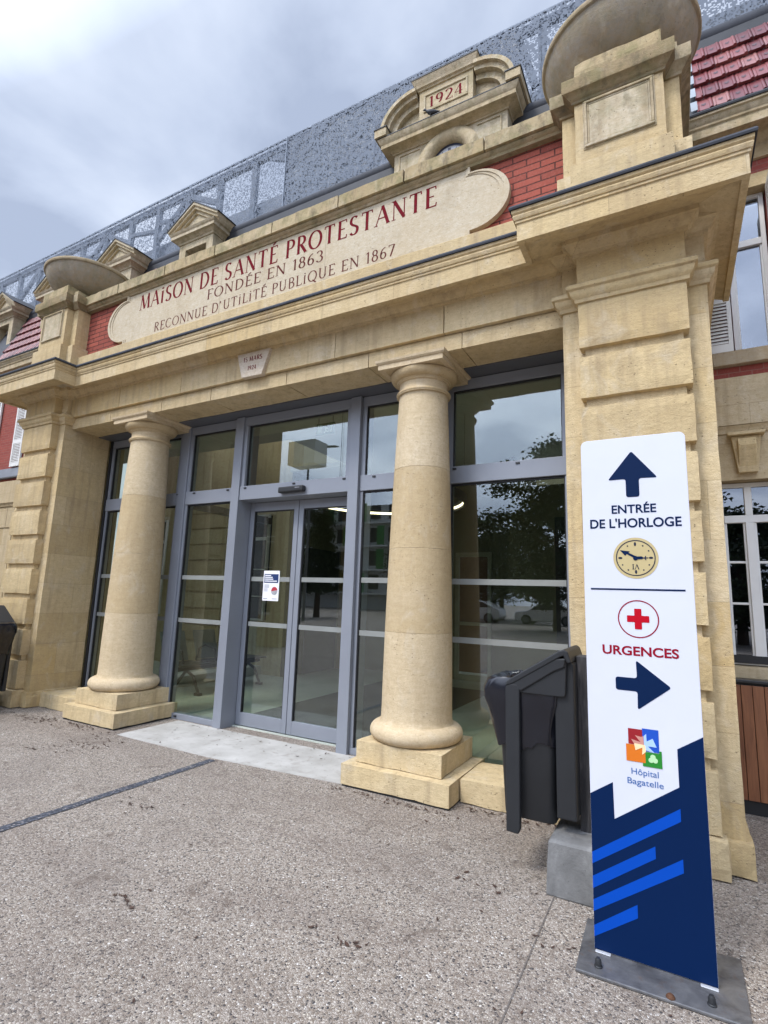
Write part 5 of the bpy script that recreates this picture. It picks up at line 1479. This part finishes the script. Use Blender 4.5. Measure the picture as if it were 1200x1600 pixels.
q = MB(); q.tube((-18.7, -15.4, 10.05), (-17.9, -15.6, 10.15), .035, 8); q.loft([[Vector((-17.9 + t * 1.0, -15.6 - t * .25, 10.15)) + Vector((0, math.cos(a) * w, math.sin(a) * w * .4)) for a in [R(x) for x in range(0, 360, 45)]] for t, w in ((0, .05), (.3, .17), (.8, .15), (1, .03))]); q.build('lantern', M['zinc'], lp)
def leafmat(nm, a, b):
    t = NT(nm); c = t.ramp(t.island(), [(0, a), (1, b)]); t.bsdf(c, .7); return t.m
LM = leafmat('dark evergreen leaf', (.012, .026, .010), (.045, .075, .025))
BK = plain('bark', (.07, .05, .035), .9, 0, .3, 8)
def tree(x, y, h, r, label, n=2600, cone=False, z0=1.6):
    t = thing('evergreen_tree', (x, y, 0), label, 'tree', 'evergreen trees reflected in the glass')
    tk = MB(); tk.tube((x, y, 0), (x + .1, y, h * .9), .22, 10, .05)
    rng = random.Random(int(x * 10)); limbs = []
    for i in range(46):
        a = rng.uniform(0, 6.28); zz = rng.uniform(z0, h * .92); f = (1 - (zz - z0) / (h - z0)) if cone else math.sin(math.pi * (.15 + .8 * (zz - z0) / (h - z0)))
        e_ = Vector((x + math.cos(a) * r * f * .85, y + math.sin(a) * r * f * .85, zz + .2)); limbs.append((Vector((x, y, zz)), e_, f)); tk.tube((x, y, zz), e_, .06, 6, .02)
    tk.build('trunk', BK, t)
    m = MB()
    for i in range(n):
        s, e_, f = rng.choice(limbs); u = rng.uniform(.25, 1.08)
        c = s.lerp(e_, u) + Vector((rng.gauss(0, .32), rng.gauss(0, .32), rng.gauss(0, .22))) * (r * .28)
        d1 = Vector((rng.gauss(0, 1), rng.gauss(0, 1), rng.gauss(0, .5))).normalized() * rng.uniform(.07, .17); d2 = d1.orthogonal().normalized() * d1.length * .5
        m.add([c - d1, c + d2, c + d1, c - d2], [(0, 1, 2, 3)])
    m.build('crown', LM, t, recalc=False)
tree(-5.6, -20.5, 10.8, 4.2, 'broad dark evergreen with drooping limbs reflected in the widest pane', 26000)
tree(-21.5, -20.5, 7.4, 2.2, 'narrow dark conifer reflected in the right sliding door', 14000, True)
tree(-39, -45, 16.5, 3.0, 'distant pointed conifer reflected in the pane above the doors', 5000, True, 8)
tree(-1.0, -26, 11, 4.5, 'dark evergreen behind the parked white cars reflected in the glass', 22000)
tree(-12.5, -34, 9, 5.5, 'wide dark evergreen behind the white cars in the reflection', 22000, False, .8)
tree(-20, -38, 8, 6, 'furthest wide evergreen of the reflected row', 18000, False, .6)
tree(2.4, -17, 5.6, 3.6, 'low bushy evergreen reflected in the ground floor window beside the portico', 16000, False, .6)
def car(x, y, rz, label):
    c = thing('parked_car', (x, y, 0), label, 'car', 'white cars reflected in the glass')
    W_ = plain('white car paint', (.7, .7, .7), .25, 0, .02, coat=.5)
    m = MB(); pr = [(-2.1, .35), (-2.12, .62), (-2.0, .85), (-1.2, .95), (-.5, 1.42), (.9, 1.46), (1.75, 1.05), (2.05, .95), (2.1, .4), (1.9, .25), (-1.9, .25)]
    m.prism([(x + a, b) for a, b in pr], y - .85, y + .85); bo_ = m.build('body', W_, c, bevel=.08, seg=3)
    g_ = MB(); g_.prism([(x - 1.0, 1.0), (x - .48, 1.36), (x + .85, 1.39), (x + 1.5, 1.04)], y - .86, y + .86); g_.build('window', M['dark_room'], c)
    for a in (-1.3, 1.3):
        for s in (-.8, .8):
            w_ = MB(); w_.tube((x + a, y + s - .1, .33), (x + a, y + s + .1, .33), .33, 20); wo = w_.build('wheel', M['gasket'], c)
            r_ = MB(); r_.tube((x + a, y + s - .115, .33), (x + a, y + s + .115, .33), .20, 16); r_.build('rim', M['zinc'], wo)
car(-7.6, -28.2, 0, 'white hatchback reflected at the right of the widest pane')
car(-12.6, -27.5, 0, 'white car partly hidden behind the litter bin in the reflection')
car(-3.0, -29.0, 0, 'third white car at the edge of the reflected row')
